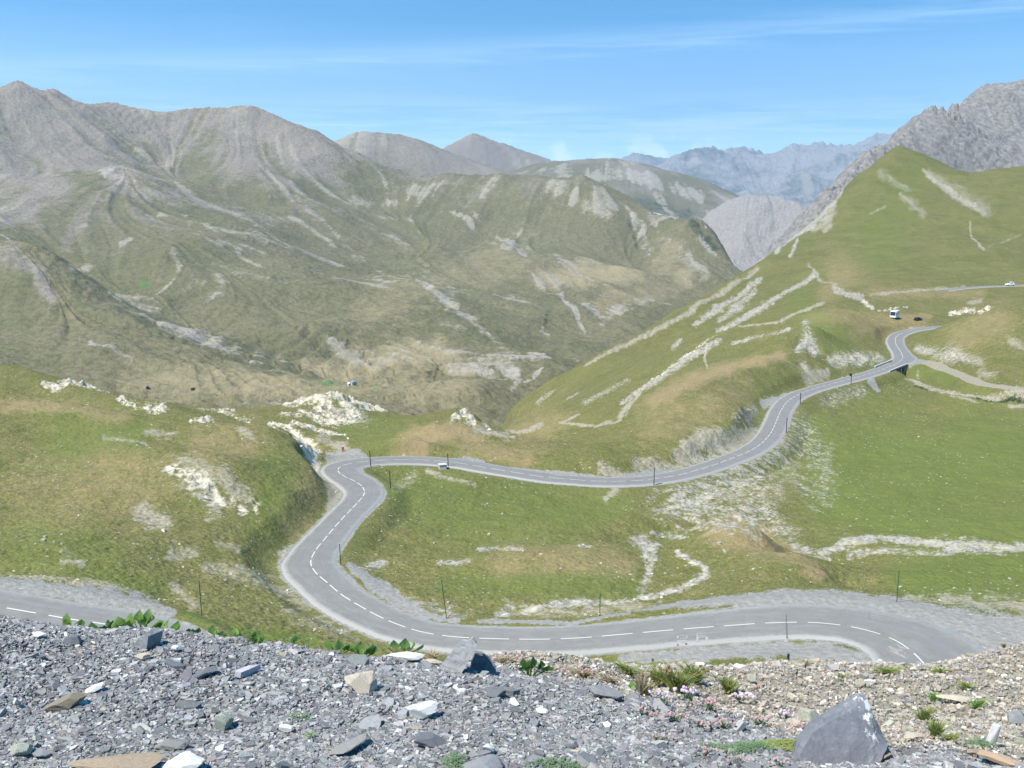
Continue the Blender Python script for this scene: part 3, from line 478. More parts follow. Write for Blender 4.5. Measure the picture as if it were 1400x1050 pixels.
_a, _b = _i.astype(int), _j.astype(int); _fa, _fb = (_i - _a)[:, None], (_j - _b)[None]
mk['Q'] = ((_q[_a][:, _b] * (1 - _fa) + _q[_a + 1][:, _b] * _fa) * (1 - _fb) + (_q[_a][:, _b + 1] * (1 - _fa) + _q[_a + 1][:, _b + 1] * _fa) * _fb) * 1.2
mk['P'] = np.maximum(mk['P'], .72 * np.sqrt(mk['W']))
# relief
def carve(X, Y, Z, rd, inner=.5, outer=5.5, sink=.23, tail=None):
    t_, Q, Tg, N = rd
    xf = X.ravel(); yf = Y.ravel(); zf = Z.ravel()
    best = np.full(xf.size, 1e9); zr = np.zeros(xf.size)
    order = np.argsort(yf, kind='stable'); ys = yf[order]
    for i in range(len(Q) - 1):
        q = Q[i]; R_ = 14
        a, b = np.searchsorted(ys, [q[1] - R_, q[1] + R_]); sub = order[a:b]
        sub = sub[np.abs(xf[sub] - q[0]) < R_]
        dx = xf[sub] - q[0]; dy = yf[sub] - q[1]
        along = dx * Tg[i, 0] + dy * Tg[i, 1]; lat = dx * N[i, 0] + dy * N[i, 1]
        al = np.clip(along, -1.6, 1.6)
        d = np.hypot(lat, along - al)
        hw = np.where(lat > 0, q[4], q[3])
        e = d - hw
        j = min(i + 1, len(Q) - 1)
        sl = (Q[j, 2] - Q[max(i - 1, 0), 2]) / (1.2 * (j - max(i - 1, 0)))
        m = e < best[sub]
        best[sub[m]] = e[m]; zr[sub[m]] = (q[2] + sl * al)[m]
    w = 1 - sstep(inner, outer, best)
    return best.reshape(X.shape), (zf * (1 - w) + (zr - sink) * w).reshape(X.shape)
E = np.full(Xn.shape, 1e9)
rough = fbm(Xn / 14, Yn / 14, 3, 1) * .55 + fbm(Xn / 3.1, Yn / 3.1, 4, 9) * .16 + perlin(Xn / .8, Yn / .8, 4) * .09
big = fbm(Xn / 60, Yn / 60, 3, 21) * sstep(350, 800, Yn) * 2.2
flat = np.clip(mk['A'] * 1.3, 0, 1)
rockm = np.clip(np.maximum(mk['W'] * 1.2, mk['G'] * .8 + mk['P'] * .5), 0, 1)
sc = np.clip(Yn / 200, .5, 3)
rough = rough + perlin(Xn / .42, Yn / .42, 14) * .085 * (1 - sstep(150, 260, Yn))
relief = rough * (1 - .85 * flat) + big * (1 - flat)
relief += (1 - .9 * flat) * mk['W'] * sc * ridged((Xn + .6 * Yn) / 2.2, (Yn - .6 * Xn) / 9.0, 3, 37) * .55
relief += rockm * sc * (ridged(Xn / (5 * 1.0), Yn / 5.0, 4, 30) * .85 + perlin(Xn / 1.2, Yn / 1.2, 8) * .25) * (1 - .9 * flat)
relief += sstep(400, 900, Yn) * ridged(Xn / 90, Yn / 90, 4, 77) * 1.6
# trails and stream beds are cut in a little
Zn = Zn + relief
for rd in (roads[0], roads[1]):
    e, Zn = carve(Xn, Yn, Zn, rd); E = np.minimum(E, e)
e2, Zn = carve(Xn, Yn, Zn, roads_tr, .3, 4, .06)
mk['P'] = np.maximum(mk['P'], (1 - sstep(-.3, .9, e2)) * 1.6)
mk['A'] = np.maximum(mk['A'], (1 - sstep(.2, 1.3, E)) * .75)
_b = pth(1231, 508, 65.5)
for _dx, _dy, _r, _a in ((0, -1.5, 4.2, 4.2), (4.5, -5, 4.5, 2.6)):
    Zn = Zn - _a * np.exp(-(((Xn - _b[0] - _dx) ** 2 + (Yn - _b[1] - _dy) ** 2) / _r ** 2)) * sstep(.1, 1.2, E)
ground = grid_mesh('ground', Xn, Yn, Zn, mk, M_near)
U_, V_ = proj(Xn, Yn, Zn)

def ground_z(x, y):
    """height of the near ground mesh by bilinear lookup"""
    s = x / y; t = math.log(y)
    i = min(max(np.searchsorted(Sx, s) - 1, 0), len(Sx) - 2); j = min(max(np.searchsorted(Tn, t) - 1, 0), len(Tn) - 2)
    fs = (s - Sx[i]) / (Sx[i + 1] - Sx[i]); ft = (t - Tn[j]) / (Tn[j + 1] - Tn[j])
    return float((Zn[j, i] * (1 - fs) + Zn[j, i + 1] * fs) * (1 - ft) + (Zn[j + 1, i] * (1 - fs) + Zn[j + 1, i + 1] * fs) * ft)
def first_hit(u, v, y0=60, y1=1300, Z=None):
    """where the line of sight through (u, v) first meets the ground"""
    s, g = ray(u, v); i = int(np.argmin(np.abs(Sx - s)))
    yy = np.exp(Tn); m = (yy > y0) & (yy < y1)
    below = (g * yy < Zn[:, i]) & m
    k = np.argmax(below)
    y = yy[k]; return (s * y, y, ground_z(s * y, y))

# ---------------------------------------------------------------- far terrain
def far_layer(name, ctrl, crest, s_rng, y_rng, ns, nt, mat, amp, nsc, strokes=(), kfun=None, back=(.10, .05), chute=0.0, seed=0, base=None, reg=3e-4, spiky=0.0, strata=0.0):
    P = [to_st(Yp(*c)) for c in ctrl] + [to_st(Yp(*c)) for c in crest]
    for (u, v, y) in crest:
        x, yy, z = Yp(u, v, y)
        P.append(to_st((x * (1 + back[0]), yy * (1 + back[0]), z - back[1] * y)))
        P.append(to_st((x * 1.35, yy * 1.35, z - .17 * y)))
    if base: P += [to_st(raw(*b)) for b in base]
    tps = TPS(P, reg)
    Sa = np.linspace(*s_rng, ns); Ta = np.linspace(L(y_rng[0]), L(y_rng[1]), nt)
    Z = tps_on(tps, Sa, Ta)
    s2, t2 = np.meshgrid(Sa, Ta); Y = np.exp(t2); X = s2 * Y
    Z = ceiling(Z, Sa, Y, crest, 0)
    m = masks(X, Y, Z, strokes, keys)
    q, gm = lic(X, Y, Z, nsc * .16, 14, nsc * .07, seed)
    q2, _ = lic(X, Y, Z, nsc * .05, 10, nsc * .03, seed + 7)
    r = ridged(X / nsc, Y / nsc, 4, seed, .42) * amp + fbm(X / nsc * 3, Y / nsc * 3, 4, seed + 3) * amp * .10
    Zr = Z + r + chute * amp * q * 1.7 + chute * amp * .45 * q2
    if strata: Zr = Zr + strata * perlin((Z + .7 * X) / 11, (X - .5 * Z) / 55, 3) + strata * .6 * perlin((Z + .7 * X) / 4.5, (X - .5 * Z) / 30, 4)
    if spiky: Zr = Zr + spiky * ridged(X / (nsc * .35), Y / (nsc * .35), 4, seed + 40)
    m['Q'] = np.clip(q * 1.1 + q2 * .7, -.8, .8)
    if kfun: m['K'] = np.clip(np.maximum(kfun(X, Y, Z, q, q2, gm), m['K'] * (1 + q)), 0, 1)
    if mat is M_far: m['P'] = np.maximum(m['P'], .46 * sstep(.12, .45, q + .7 * q2 + .45 * fbm(X / nsc * 2, Y / nsc * 2, 4, seed + 70) - .05))
    return grid_mesh(name, X, Y, Zr, m, mat), (X, Y, Zr)

# main valley and left mountain
cM = [(22, 107, 4500), (12, 112, 4500), (33, 111, 4500), (45, 121, 4500), (62, 127, 4520), (76, 124, 4540), (88, 134, 4560), (118, 147, 4620), (135, 140, 4640), (170, 146, 4750), (0, 121, 4500), (-80, 130, 4400), (-250, 120, 4300), (100, 141, 4600), (145, 143, 4700), (200, 151, 4800), (245, 149, 4800), (290, 146, 4800), (345, 143, 4750), (380, 156, 4700), (420, 178, 4700), (450, 191, 4650), (485, 206, 4650), (520, 224, 4650), (560, 241, 4700), (620, 238, 4650), (680, 239, 4600), (740, 239, 4500), (790, 242, 4400), (830, 250, 4300), (870, 270, 4200), (915, 288, 4100), (960, 298, 4000), (975, 312, 3900), (985, 335, 3800), (1005, 368, 3650), (1060, 400, 3500)]
fM = [(0, 545, 1250), (-200, 545, 1250), (150, 560, 1250), (200, 545, 1400), (350, 548, 1420), (480, 524, 1690), (600, 548, 1500), (680, 545, 1550), (700, 540, 1650), (735, 520, 1850), (765, 498, 2100), (850, 465, 2550), (900, 430, 3000), (960, 400, 3350),
      (0, 500, 1500), (-200, 480, 1500), (0, 430, 1720), (100, 450, 1650), (0, 335, 1950), (-200, 310, 2000), (60, 350, 1950), (120, 392, 1880), (180, 432, 1830), (240, 458, 1800), (320, 478, 1750), (400, 505, 1700), (180, 500, 1560), (300, 525, 1520),
      (0, 310, 2750), (90, 350, 2600), (170, 405, 2350), (250, 440, 2150), (350, 470, 1980), (0, 250, 3500), (60, 200, 4000), (-200, 250, 3500),
      (165, 222, 3650), (205, 248, 3500), (260, 282, 3330), (330, 320, 3100), (420, 365, 2850), (500, 395, 2650), (130, 300, 2950), (220, 360, 2600), (300, 400, 2380), (100, 240, 3600),
      (220, 235, 4150), (290, 270, 3850), (370, 300, 3700), (450, 340, 3400), (520, 380, 3000), (230, 190, 4500), (300, 200, 4400), (350, 180, 4600), (350, 230, 4200), (420, 230, 4350), (440, 290, 3900),
      (420, 420, 2300), (500, 440, 2250), (560, 380, 2950), (600, 410, 2620), (650, 450, 2300), (680, 475, 2150), (560, 450, 2200), (500, 490, 1950), (600, 490, 1900), (680, 500, 1900), (400, 450, 2050), (550, 515, 1750), (640, 520, 1720),
      (520, 280, 4300), (560, 300, 4150), (540, 350, 3600), (650, 300, 4100), (700, 340, 3700), (650, 380, 3200), (620, 350, 3550), (740, 290, 4100), (780, 340, 3750), (820, 300, 4000), (860, 330, 3900), (880, 350, 3750), (900, 300, 4050),
      (720, 400, 3100), (800, 385, 3250), (880, 378, 3400), (940, 380, 3450), (700, 440, 2600), (780, 430, 2750), (730, 480, 2250), (820, 420, 2850), (850, 435, 2750), (960, 340, 3750)]
far_strokes = [
    S('G', .9, (570, 388, 3), (600, 412, 5), (640, 440, 7), (660, 457, 5)), S('G', .6, (510, 360, 2), (560, 385, 3)), S('G', .5, (660, 457, 3), (700, 490, 5), (745, 500, 4)),
    S('P', .7, (395, 240, 3), (402, 262, 6), (412, 278, 3)), S('P', .6, (360, 205, 3), (368, 235, 3), (385, 265, 2)), S('P', .6, (378, 190, 3), (392, 240, 3), (408, 275, 3)), S('P', .6, (250, 190, 5), (232, 225, 6)), S('P', .5, (412, 278, 2), (440, 300, 2), (490, 355, 1.5)),
    S('G', .95, (866, 296, 6), (878, 320, 11), (893, 345, 11), (905, 360, 4)), S('G', .8, (905, 360, 2), (945, 387, 2)), S('P', .8, (908, 322, 3), (925, 345, 6), (945, 355, 5)), S('P', .7, (650, 300, 3), (690, 325, 4)), S('G', .7, (690, 325, 4), (718, 350, 6)), S('P', .6, (615, 290, 3), (655, 315, 4), (680, 330, 4)),
    S('G', .9, (765, 405, 3), (783, 428, 3), (800, 455, 2)), S('G', .75, (795, 415, 5), (825, 440, 8), (850, 425, 10)), S('P', .7, (820, 402, 6), (870, 418, 8), (890, 410, 6)), S('G', .8, (740, 455, 3), (750, 468, 4)), S('G', .8, (725, 490, 3), (750, 500, 4)), S('G', .8, (690, 505, 6), (708, 523, 7)), S('G', .6, (650, 500, 5), (690, 520, 4)), S('P', .6, (620, 495, 10), (680, 490, 10), (700, 510, 8)), S('G', .9, (700, 540, 3), (725, 525, 3), (740, 518, 2)),
    S('G', .7, (125, 470, 6), (150, 480, 6), (182, 497, 4)), S('G', .7, (215, 448, 1.5), (250, 458, 3), (290, 470, 4), (330, 483, 3), (400, 505, 2)), S('G', .7, (370, 497, 4), (395, 505, 4)), S('P', .6, (150, 405, 2), (185, 432, 2), (210, 445, 2)),
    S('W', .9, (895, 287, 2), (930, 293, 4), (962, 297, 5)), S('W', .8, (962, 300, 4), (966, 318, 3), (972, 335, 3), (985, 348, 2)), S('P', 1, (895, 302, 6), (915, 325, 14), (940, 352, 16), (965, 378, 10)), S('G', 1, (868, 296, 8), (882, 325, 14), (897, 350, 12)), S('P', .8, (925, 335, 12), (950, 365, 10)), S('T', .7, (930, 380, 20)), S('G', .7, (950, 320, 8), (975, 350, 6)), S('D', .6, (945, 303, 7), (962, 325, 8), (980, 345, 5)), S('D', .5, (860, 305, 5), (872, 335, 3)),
    S('T', .9, (740, 380, 10), (800, 374, 13), (870, 378, 10)), S('T', .62, (180, 525, 18), (300, 525, 24), (450, 530, 20), (560, 520, 24)), S('T', .8, (450, 505, 14), (540, 480, 20), (600, 478, 14), (640, 500, 10)), S('T', .9, (340, 535, 14), (420, 535, 10)), S('T', .9, (418, 490, 6), (455, 500, 12), (480, 512, 5)), S('T', .6, (560, 535, 20), (640, 535, 16)), S('T', .5, (900, 370, 20), (920, 330, 14)), S('T', .5, (830, 415, 20), (900, 400, 16)), S('T', .4, (500, 430, 30), (620, 370, 30), (720, 350, 30)),
    S('P', .85, (200, 285, 2.2), (255, 287, 2)), S('P', .85, (275, 300, 3), (300, 320, 3)), S('P', .85, (292, 356, 4), (315, 365, 4)), S('P', .85, (323, 343, 2), (358, 366, 2)), S('P', .8, (395, 298, 3), (425, 308, 4), (460, 335, 3)), S('P', .7, (240, 250, 2), (300, 285, 3), (350, 310, 3), (420, 345, 3), (470, 358, 2)), S('P', .7, (165, 330, 4), (180, 320, 4)), S('P', .5, (310, 320, 8), (360, 340, 8)), S('P', .5, (100, 370, 6), (120, 362, 5)), S('P', .5, (245, 375, 4), (235, 350, 4)), S('P', .6, (420, 290, 2), (450, 310, 2), (500, 355, 1.5)), S('P', .5, (175, 400, 1), (180, 420, 1)), S('P', .6, (480, 275, 8), (540, 280, 6)), S('G', .5, (150, 235, 12), (175, 245, 10)), S('P', .55, (760, 255, 14), (790, 275, 10), (830, 300, 6)), S('G', .5, (580, 370, 8), (600, 385, 8)), S('P', .5, (755, 345, 2), (810, 385, 2)), S('K', .8, (20, 240, 30), (70, 250, 30), (10, 300, 16)), S('K', .7, (60, 250, 10), (20, 300, 6)), S('K', .6, (160, 240, 22), (200, 260, 14)), S('K', .65, (0, 350, 16), (50, 375, 14), (70, 410, 10)), S('K', .5, (110, 290, 20), (90, 330, 10)),
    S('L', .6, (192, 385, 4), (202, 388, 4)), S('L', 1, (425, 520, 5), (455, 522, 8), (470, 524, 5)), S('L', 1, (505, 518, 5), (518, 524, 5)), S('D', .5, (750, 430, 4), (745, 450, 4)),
]
far_strokes = [(k_, a_, [(p[0], p[1], p[2] * (.72 if k_ in 'PGW' else 1)) for p in ps_]) for k_, a_, ps_ in far_strokes]
def kM(X, Y, Z, q, q2, gm):
    n = fbm(X / 420, Y / 420, 5, 60, .6)
    k = sstep(-240, 230, Z + n * 230) * .95 + q * 2.0 + q2 * 1.5
    k = k + .25 * sstep(.45, .9, gm) - .12
    left = sstep(.1, -.35, X / Y)
    return np.clip(k * (.55 + .45 * left) * .95, 0, 1) * sstep(1800, 2600, Y)
mountain, gM = far_layer('mountain', fM, cM, (-.72, .36), (620, 6800), 860, 1000, M_far, 26, 620, far_strokes, kM, chute=1.0, seed=11, spiky=5,
                     base=[(0, 700, 330), (400, 700, 350), (700, 750, 400), (-300, 700, 330), (1100, 900, 460), (1100, 1800, 460), (950, 1500, 440), (850, 1100, 430)])
def krock(X, Y, Z, q, q2, gm): return .85 + q * .6 + q2 * .5
def khalf(X, Y, Z, q, q2, gm): return .55 + .5 * fbm(X / 900, Y / 900, 4, 5) + q + .00035 * Z
def ksome(X, Y, Z, q, q2, gm): return .25 + .6 * fbm(X / 500, Y / 500, 4, 8) + q * .8
far_layer('brown_ridge', [(470, 300, 6300), (560, 300, 6300), (650, 300, 6300), (740, 300, 6300), (400, 300, 6300), (520, 230, 6700), (600, 240, 6700)],
          [(400, 200, 7000), (440, 196, 7000), (465, 190, 7000), (485, 181, 7000), (515, 184, 7000), (545, 184, 7000), (575, 193, 7000), (600, 203, 7000), (650, 219, 7000), (700, 235, 7000), (760, 250, 7000)],
          (-.25, .1), (5600, 9500), 330, 220, M_far, 30, 900, (), khalf, chute=.8, seed=15)
far_layer('pointed_peak', [(600, 300, 9000), (700, 300, 9000), (800, 300, 9000), (640, 240, 9700), (720, 250, 9700)],
          [(580, 212, 10000), (605, 203, 10000), (625, 194, 10000), (645, 184, 10000), (662, 191, 10000), (680, 197, 10000), (705, 205, 10000), (730, 212, 10000), (760, 222, 10000), (800, 235, 10000)],
          (-.12, .12), (8000, 13500), 260, 200, M_far, 38, 1300, (), khalf, chute=.8, seed=19)
far_layer('distant_ridge', [(700, 320, 7200), (800, 320, 7200), (900, 320, 7200), (1000, 330, 7200), (1080, 340, 7200), (800, 255, 8300), (900, 270, 8100), (980, 290, 7900)],
          [(690, 236, 9000), (720, 228, 9000), (750, 222, 9000), (790, 219, 9000), (845, 217, 9000), (870, 220, 8900), (890, 226, 8900), (930, 237, 8800), (960, 246, 8700), (1000, 262, 8600), (1040, 276, 8500), (1090, 290, 8500)],
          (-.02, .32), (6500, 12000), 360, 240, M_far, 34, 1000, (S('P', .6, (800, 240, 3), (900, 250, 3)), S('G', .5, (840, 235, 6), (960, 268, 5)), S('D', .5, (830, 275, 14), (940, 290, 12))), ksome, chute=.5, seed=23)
far_layer('grey_scree_hill', [(960, 340, 4624), (985, 352, 4420), (1030, 380, 4148), (1000, 320, 4556), (1050, 320, 4556), (1100, 330, 4488), (1100, 370, 4284), (1160, 330, 4352)],
          [(880, 350, 5400), (915, 335, 5350), (935, 320, 5304), (958, 302, 5032), (970, 287, 4896), (985, 277, 4828), (1005, 268, 4760), (1025, 263, 4760), (1045, 266, 4760), (1062, 265, 4760), (1080, 270, 4760), (1100, 279, 4692), (1120, 283, 4624), (1160, 290, 4488), (1200, 300, 4488)],
          (.11, .42), (3500, 6600), 330, 260, M_scree, 13, 330, (), lambda X, Y, Z, q, q2, gm: .9 + .3 * q, chute=1.5, seed=27, spiky=7, strata=4)
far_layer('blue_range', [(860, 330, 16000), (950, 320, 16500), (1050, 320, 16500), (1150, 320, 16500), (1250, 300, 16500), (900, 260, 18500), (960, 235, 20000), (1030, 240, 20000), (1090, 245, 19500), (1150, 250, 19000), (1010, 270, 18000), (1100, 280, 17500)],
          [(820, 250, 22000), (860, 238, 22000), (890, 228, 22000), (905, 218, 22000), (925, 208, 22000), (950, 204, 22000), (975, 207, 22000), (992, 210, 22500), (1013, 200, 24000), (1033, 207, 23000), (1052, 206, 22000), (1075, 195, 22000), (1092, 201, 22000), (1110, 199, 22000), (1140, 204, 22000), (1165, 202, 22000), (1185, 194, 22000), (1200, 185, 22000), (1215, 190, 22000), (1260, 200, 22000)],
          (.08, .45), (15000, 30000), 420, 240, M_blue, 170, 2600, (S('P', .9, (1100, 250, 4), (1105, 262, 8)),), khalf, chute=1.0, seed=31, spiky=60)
far_layer('far_ridge', [(760, 300, 24000), (850, 300, 24000), (950, 300, 24000)],
          [(740, 235, 27000), (780, 226, 27000), (820, 222, 27000), (850, 216, 27000), (872, 209, 27000), (890, 213, 27000), (915, 216, 27000), (960, 222, 27000)],
          (0, .25), (22000, 34000), 160, 120, M_blue, 180, 3000, (), khalf, chute=.8, seed=35, spiky=60)
crag, _ = far_layer('rocky_mountain', [(1110, 320, 1180), (1180, 260, 1330), (1250, 250, 1480), (1330, 270, 1500), (1420, 270, 1500), (1550, 270, 1500), (1260, 200, 1750), (1310, 200, 1800), (1380, 180, 2000), (1480, 180, 2000), (1290, 175, 1980)],
          [(1060, 335, 1200), (1090, 302, 1250), (1105, 284, 1290), (1120, 269, 1320), (1140, 248, 1370), (1160, 226, 1420), (1180, 208, 1470), (1197, 199, 1530), (1213, 191, 1600), (1225, 180, 1700), (1238, 168, 1800), (1250, 158, 1900), (1257, 149, 1980), (1262, 145, 1980), (1267, 151, 1990), (1272, 146, 2010), (1277, 145, 2020), (1282, 153, 2030), (1288, 150, 2060), (1294, 157, 2060), (1300, 143, 2100), (1305, 142, 2120), (1311, 150, 2130), (1320, 134, 2180), (1335, 119, 2250), (1348, 114, 2280), (1370, 117, 2320), (1400, 112, 2350), (1460, 104, 2400), (1600, 100, 2400)],
          (.22, .72), (1020, 3100), 620, 560, M_rock, 9, 170, (), krock, chute=1.3, seed=41, spiky=3.0, strata=2.6, base=[(u_, 1020, 140) for u_ in (1000, 1100, 1250, 1400, 1600)] + [(u_, 1150, 110) for u_ in (1250, 1400, 1600)])

# ---------------------------------------------------------------- road surfaces
def road_mat():
    m, t = new_mat('asphalt')
    geo = t.n('ShaderNodeNewGeometry').outputs['Position']
    lat = t.attr('lat')            # -1..1 across
    nf = t.noise(geo, 14, 3, .7); nm = t.noise(geo, .5, 4, .6); ns = t.noise(geo, 2.2, 4, .7)
    col = t.mix(t.ramp(nm, .35, .65), (.165, .156, .140), (.205, .194, .174))
    wh = t.math('MULTIPLY', t.ramp(t.math('ABSOLUTE', t.math('SUBTRACT', t.math('ABSOLUTE', lat), .48)), .3, .05), .55)
    col = t.mix(wh, col, (.175, .173, .172))
    cv = t.n('ShaderNodeCombineXYZ'); t.link(t.math('MULTIPLY', lat, 1.6), cv.inputs[0]); t.link(t.math('MULTIPLY', t.attr('along'), .09), cv.inputs[1])
    st = t.noise(cv.outputs[0], 3.0, 4, .6, .2); col = t.mix(t.math('MULTIPLY', t.ramp(st, .52, .60), .35), col, (.25, .24, .22))
    cv2 = t.n('ShaderNodeCombineXYZ'); t.link(t.math('MULTIPLY', lat, 7), cv2.inputs[0]); t.link(t.math('MULTIPLY', t.attr('along'), .05), cv2.inputs[1])
    st2 = t.noise(cv2.outputs[0], 2.0, 3, .6); col = t.mix(t.math('MULTIPLY', t.ramp(st2, .48, .62), .32), col, (.15, .147, .14))
    ck = t.n('ShaderNodeTexVoronoi', feature='DISTANCE_TO_EDGE'); t.link(geo, ck.inputs['Vector']); ck.inputs['Scale'].default_value = .28; col = t.mix(t.math('MULTIPLY', t.ramp(t.math('ADD', ck.outputs['Distance'], t.math('MULTIPLY', ns, .05)), .036, .026), .5), col, (.11, .108, .10))
    edge = t.ramp(t.math('ADD', t.math('ABSOLUTE', lat), t.math('MULTIPLY', t.math('SUBTRACT', ns, .5), .25)), .80, .98)
    col = t.mix(t.math('MULTIPLY', edge, .8), col, (.34, .335, .315))
    col = t.mix(t.math('MULTIPLY', t.ramp(nf, .35, .7), .3), col, (.32, .315, .3))
    t.out(col, .9, nf, .25, .01, .25)
    return m
M_road = road_mat()
def paint_mat(name, c, wear=.5):
    m, t = new_mat(name); geo = t.n('ShaderNodeNewGeometry').outputs['Position']
    t.out(t.mix(t.ramp(t.noise(geo, 9, 4, .7), wear, wear + .25), c, (.3, .3, .29)), .8)
    return m
M_paint = paint_mat('road_paint', (.60, .60, .58), .52)
M_oldpaint = paint_mat('worn_road_paint', (.33, .32, .29), .42)
LATS = np.array([-1, -.8, -.5, -.2, 0, .2, .5, .8, 1.0])
def ribbon(name, rd, mat, lift=.0, wob=.12):
    t_, Q, Tg, N = rd
    wl = Q[:, 3] + wob * perlin(t_ / 2.3, t_ * 0, 3) + wob * .6 * perlin(t_ / .9, t_ * 0, 5); wr = Q[:, 4] + wob * perlin(t_ / 2.1, t_ * 0 + 9, 4) + wob * .6 * perlin(t_ / .8, t_ * 0, 6)
    lat = np.r_[-1.0, LATS, 1.0]
    off = np.where(LATS[None] < 0, LATS[None] * wl[:, None], LATS[None] * wr[:, None])
    off = np.c_[-wl - .5, off, wr + .5]
    X = Q[:, 0:1] + off * N[:, 0:1]; Y = Q[:, 1:2] + off * N[:, 1:2]
    Z = Q[:, 2:3] + 0 * off + lift - .008 * np.abs(off); Z[:, 0] -= .45; Z[:, -1] -= .45
    o = grid_mesh(name, X, Y, Z, {'lat': np.tile(lat, (len(Q), 1)), 'along': np.repeat(t_[:, None], len(lat), 1)}, mat)
    return o
ribbon('road', roads[0], M_road); ribbon('road', roads[1], M_road, -.004)
def dashes(rd, s0, period, dash, w=.12, cont=()):
    t_, Q, Tg, N = rd; V = []; Fc = []
    def strip(a, b):
        k = max(2, int((b - a) / .6) + 1); ss = np.linspace(a, b, k)
        px = np.interp(ss, t_, Q[:, 0]); py = np.interp(ss, t_, Q[:, 1]); pz = np.interp(ss, t_, Q[:, 2])
        nx = np.interp(ss, t_, N[:, 0]); ny = np.interp(ss, t_, N[:, 1])
        b0 = len(V)
        for i in range(k):
            for sgn in (-1, 1): V.append((px[i] + sgn * w * nx[i], py[i] + sgn * w * ny[i], pz[i] + .018))
        for i in range(k - 1): Fc.append((b0 + 2 * i, b0 + 2 * i + 1, b0 + 2 * i + 3, b0 + 2 * i + 2))
    s = s0
    while s < t_[-1] - dash:
        if not any(a < s < b for a, b in cont): strip(s, s + dash)
        s += period
    for a, b in cont: strip(a, b)
    return V, Fc
def s_at(rd, p):
    return rd[0][np.argmin(np.hypot(rd[1][:, 0] - p[0], rd[1][:, 1] - p[1]))]
sA = s_at(roads[0], pth(867, 866, 44.1))
top0 = s_at(roads[0], pth(1233, 491, 63.7)); top1 = s_at(roads[0], pth(1236, 455, 64))
per = 4.15
V1, F1 = dashes(roads[0], sA - per * int(sA / per) + .1, per, 3.1, .07, cont=((top0, top1),))
V2, F2 = dashes(roads[1], 1.0, 4.3, 3.0, .085)
n1 = len(V1)
o = poly_mesh('road_marking', V1 + V2, F1 + [tuple(i + n1 for i in f) for f in F2], M_paint); o['kind'] = 'structure'

# faded painted lettering in the near lane, read from the side
def lane_letters():
    rd = roads[0]; t_, Q, Tg, N = rd
    # near lane = left side when walking from the hairpin (towards -x): viewer side
    V = []; Fc = []
    def rect(u0, u1, v0, v1):
        b = len(V)
        for (u, v) in ((u0, v1), (u1, v1), (u1, v0), (u0, v0)):
            x, y, z = pth(u, 864.5 + (v - 861) * .68, 43.9); i = np.argmin(np.hypot(Q[:, 0] - x, Q[:, 1] - y))
            off = abs((x - Q[i, 0]) * N[i, 0] + (y - Q[i, 1]) * N[i, 1])
            V.append((x, y, Q[i, 2] - .008 * off + .014))
        Fc.append((b, b + 1, b + 2, b + 3))
    for r in [(925, 927, 878.5, 883.5), (936, 939, 878.5, 882.5), (929, 935, 879, 881), (926, 939.5, 875.6, 877.4), (925, 928, 873.6, 874.4), (930, 939, 872, 873.2), (925, 928, 867, 871.4), (928, 936, 866.6, 867.5), (938, 941, 867, 871),
              (952, 955, 869, 880), (955, 964, 878.6, 879.8), (964.5, 968, 872, 880), (955, 965, 871, 872.6), (955, 966, 868, 869), (952, 954, 864.5, 868), (955, 966, 864.2, 865.2), (953, 963, 861.5, 862.3), (980, 984, 875, 876.3)]:
        rect(*r)
    o = poly_mesh('road_lettering', V, Fc, M_oldpaint); o['kind'] = 'structure'
lane_letters()
M_seal, t = new_mat('road_joint'); t.out((.13, .13, .128), .9)
def crack(pts, h, w):
    V = []; Fc = []
    rdQ = np.vstack([roads[0][1], roads[1][1]])
    for k in range(len(pts) - 1):
        a = np.array(pth(*pts[k], h)); b = np.array(pth(*pts[k + 1], h))
        for q in np.linspace(a, b, 7)[:-1] if k < len(pts) - 2 else np.linspace(a, b, 7):
            i = np.argmin(np.hypot(rdQ[:, 0] - q[0], rdQ[:, 1] - q[1])); d = np.hypot(*(rdQ[i, :2] - q[:2]))
            z = rdQ[i, 2] - .008 * min(d, 3) + .012
            dd = (b - a)[:2]; dd /= np.linalg.norm(dd); n = np.array([-dd[1], dd[0]]) * w
            V += [(q[0] + n[0], q[1] + n[1], z), (q[0] - n[0], q[1] - n[1], z)]
    for i in range(len(V) // 2 - 1): Fc.append((2 * i, 2 * i + 1, 2 * i + 3, 2 * i + 2))
    o = poly_mesh('road_joint', V, Fc, M_seal); o['kind'] = 'structure'
crack([(1076, 829), (1075, 850), (1076, 871)], 43.3, .07)

# ---------------------------------------------------------------- simple materials
def simple(name, c, rough=.8, noise=0, nscale=5, metal=0, bump=0):
    m, t = new_mat(name); geo = t.n('ShaderNodeTexCoord').outputs['Object']
    n = t.noise(geo, nscale, 5, .65)
    col = t.mix(t.ramp(n, .3, .7), tuple(x * (1 - noise) for x in c), tuple(min(1, x * (1 + noise)) for x in c))
    b = t.out(col, rough, n if bump else None, bump, .02, .3); b.inputs['Metallic'].default_value = metal
    return m
M_green_pole = simple('green_painted_steel', (.02, .085, .05), .5, .2)
M_dark = simple('dark_steel', (.03, .03, .032), .5, .2)
M_concrete = simple('pale_concrete', (.5, .48, .43), .9, .15, 3, bump=.3)
M_stonewall = simple('dark_masonry', (.16, .14, .125), .95, .35, 2.5, bump=.6)
M_whitepaint = simple('white_coachwork', (.8, .8, .8), .35, .03)
M_glass, t = new_mat('vehicle_glass'); b = t.out((.02, .03, .035), .1, spec=.6)
M_tyre = simple('tyre_rubber', (.02, .02, .02), .8, .1)
M_red = simple('red_cloth', (.35, .05, .04), .7, .1)
M_skin = simple('skin', (.45, .27, .2), .6, .05)
M_blackcoat = simple('dark_bodywork', (.025, .02, .025), .35, .2)
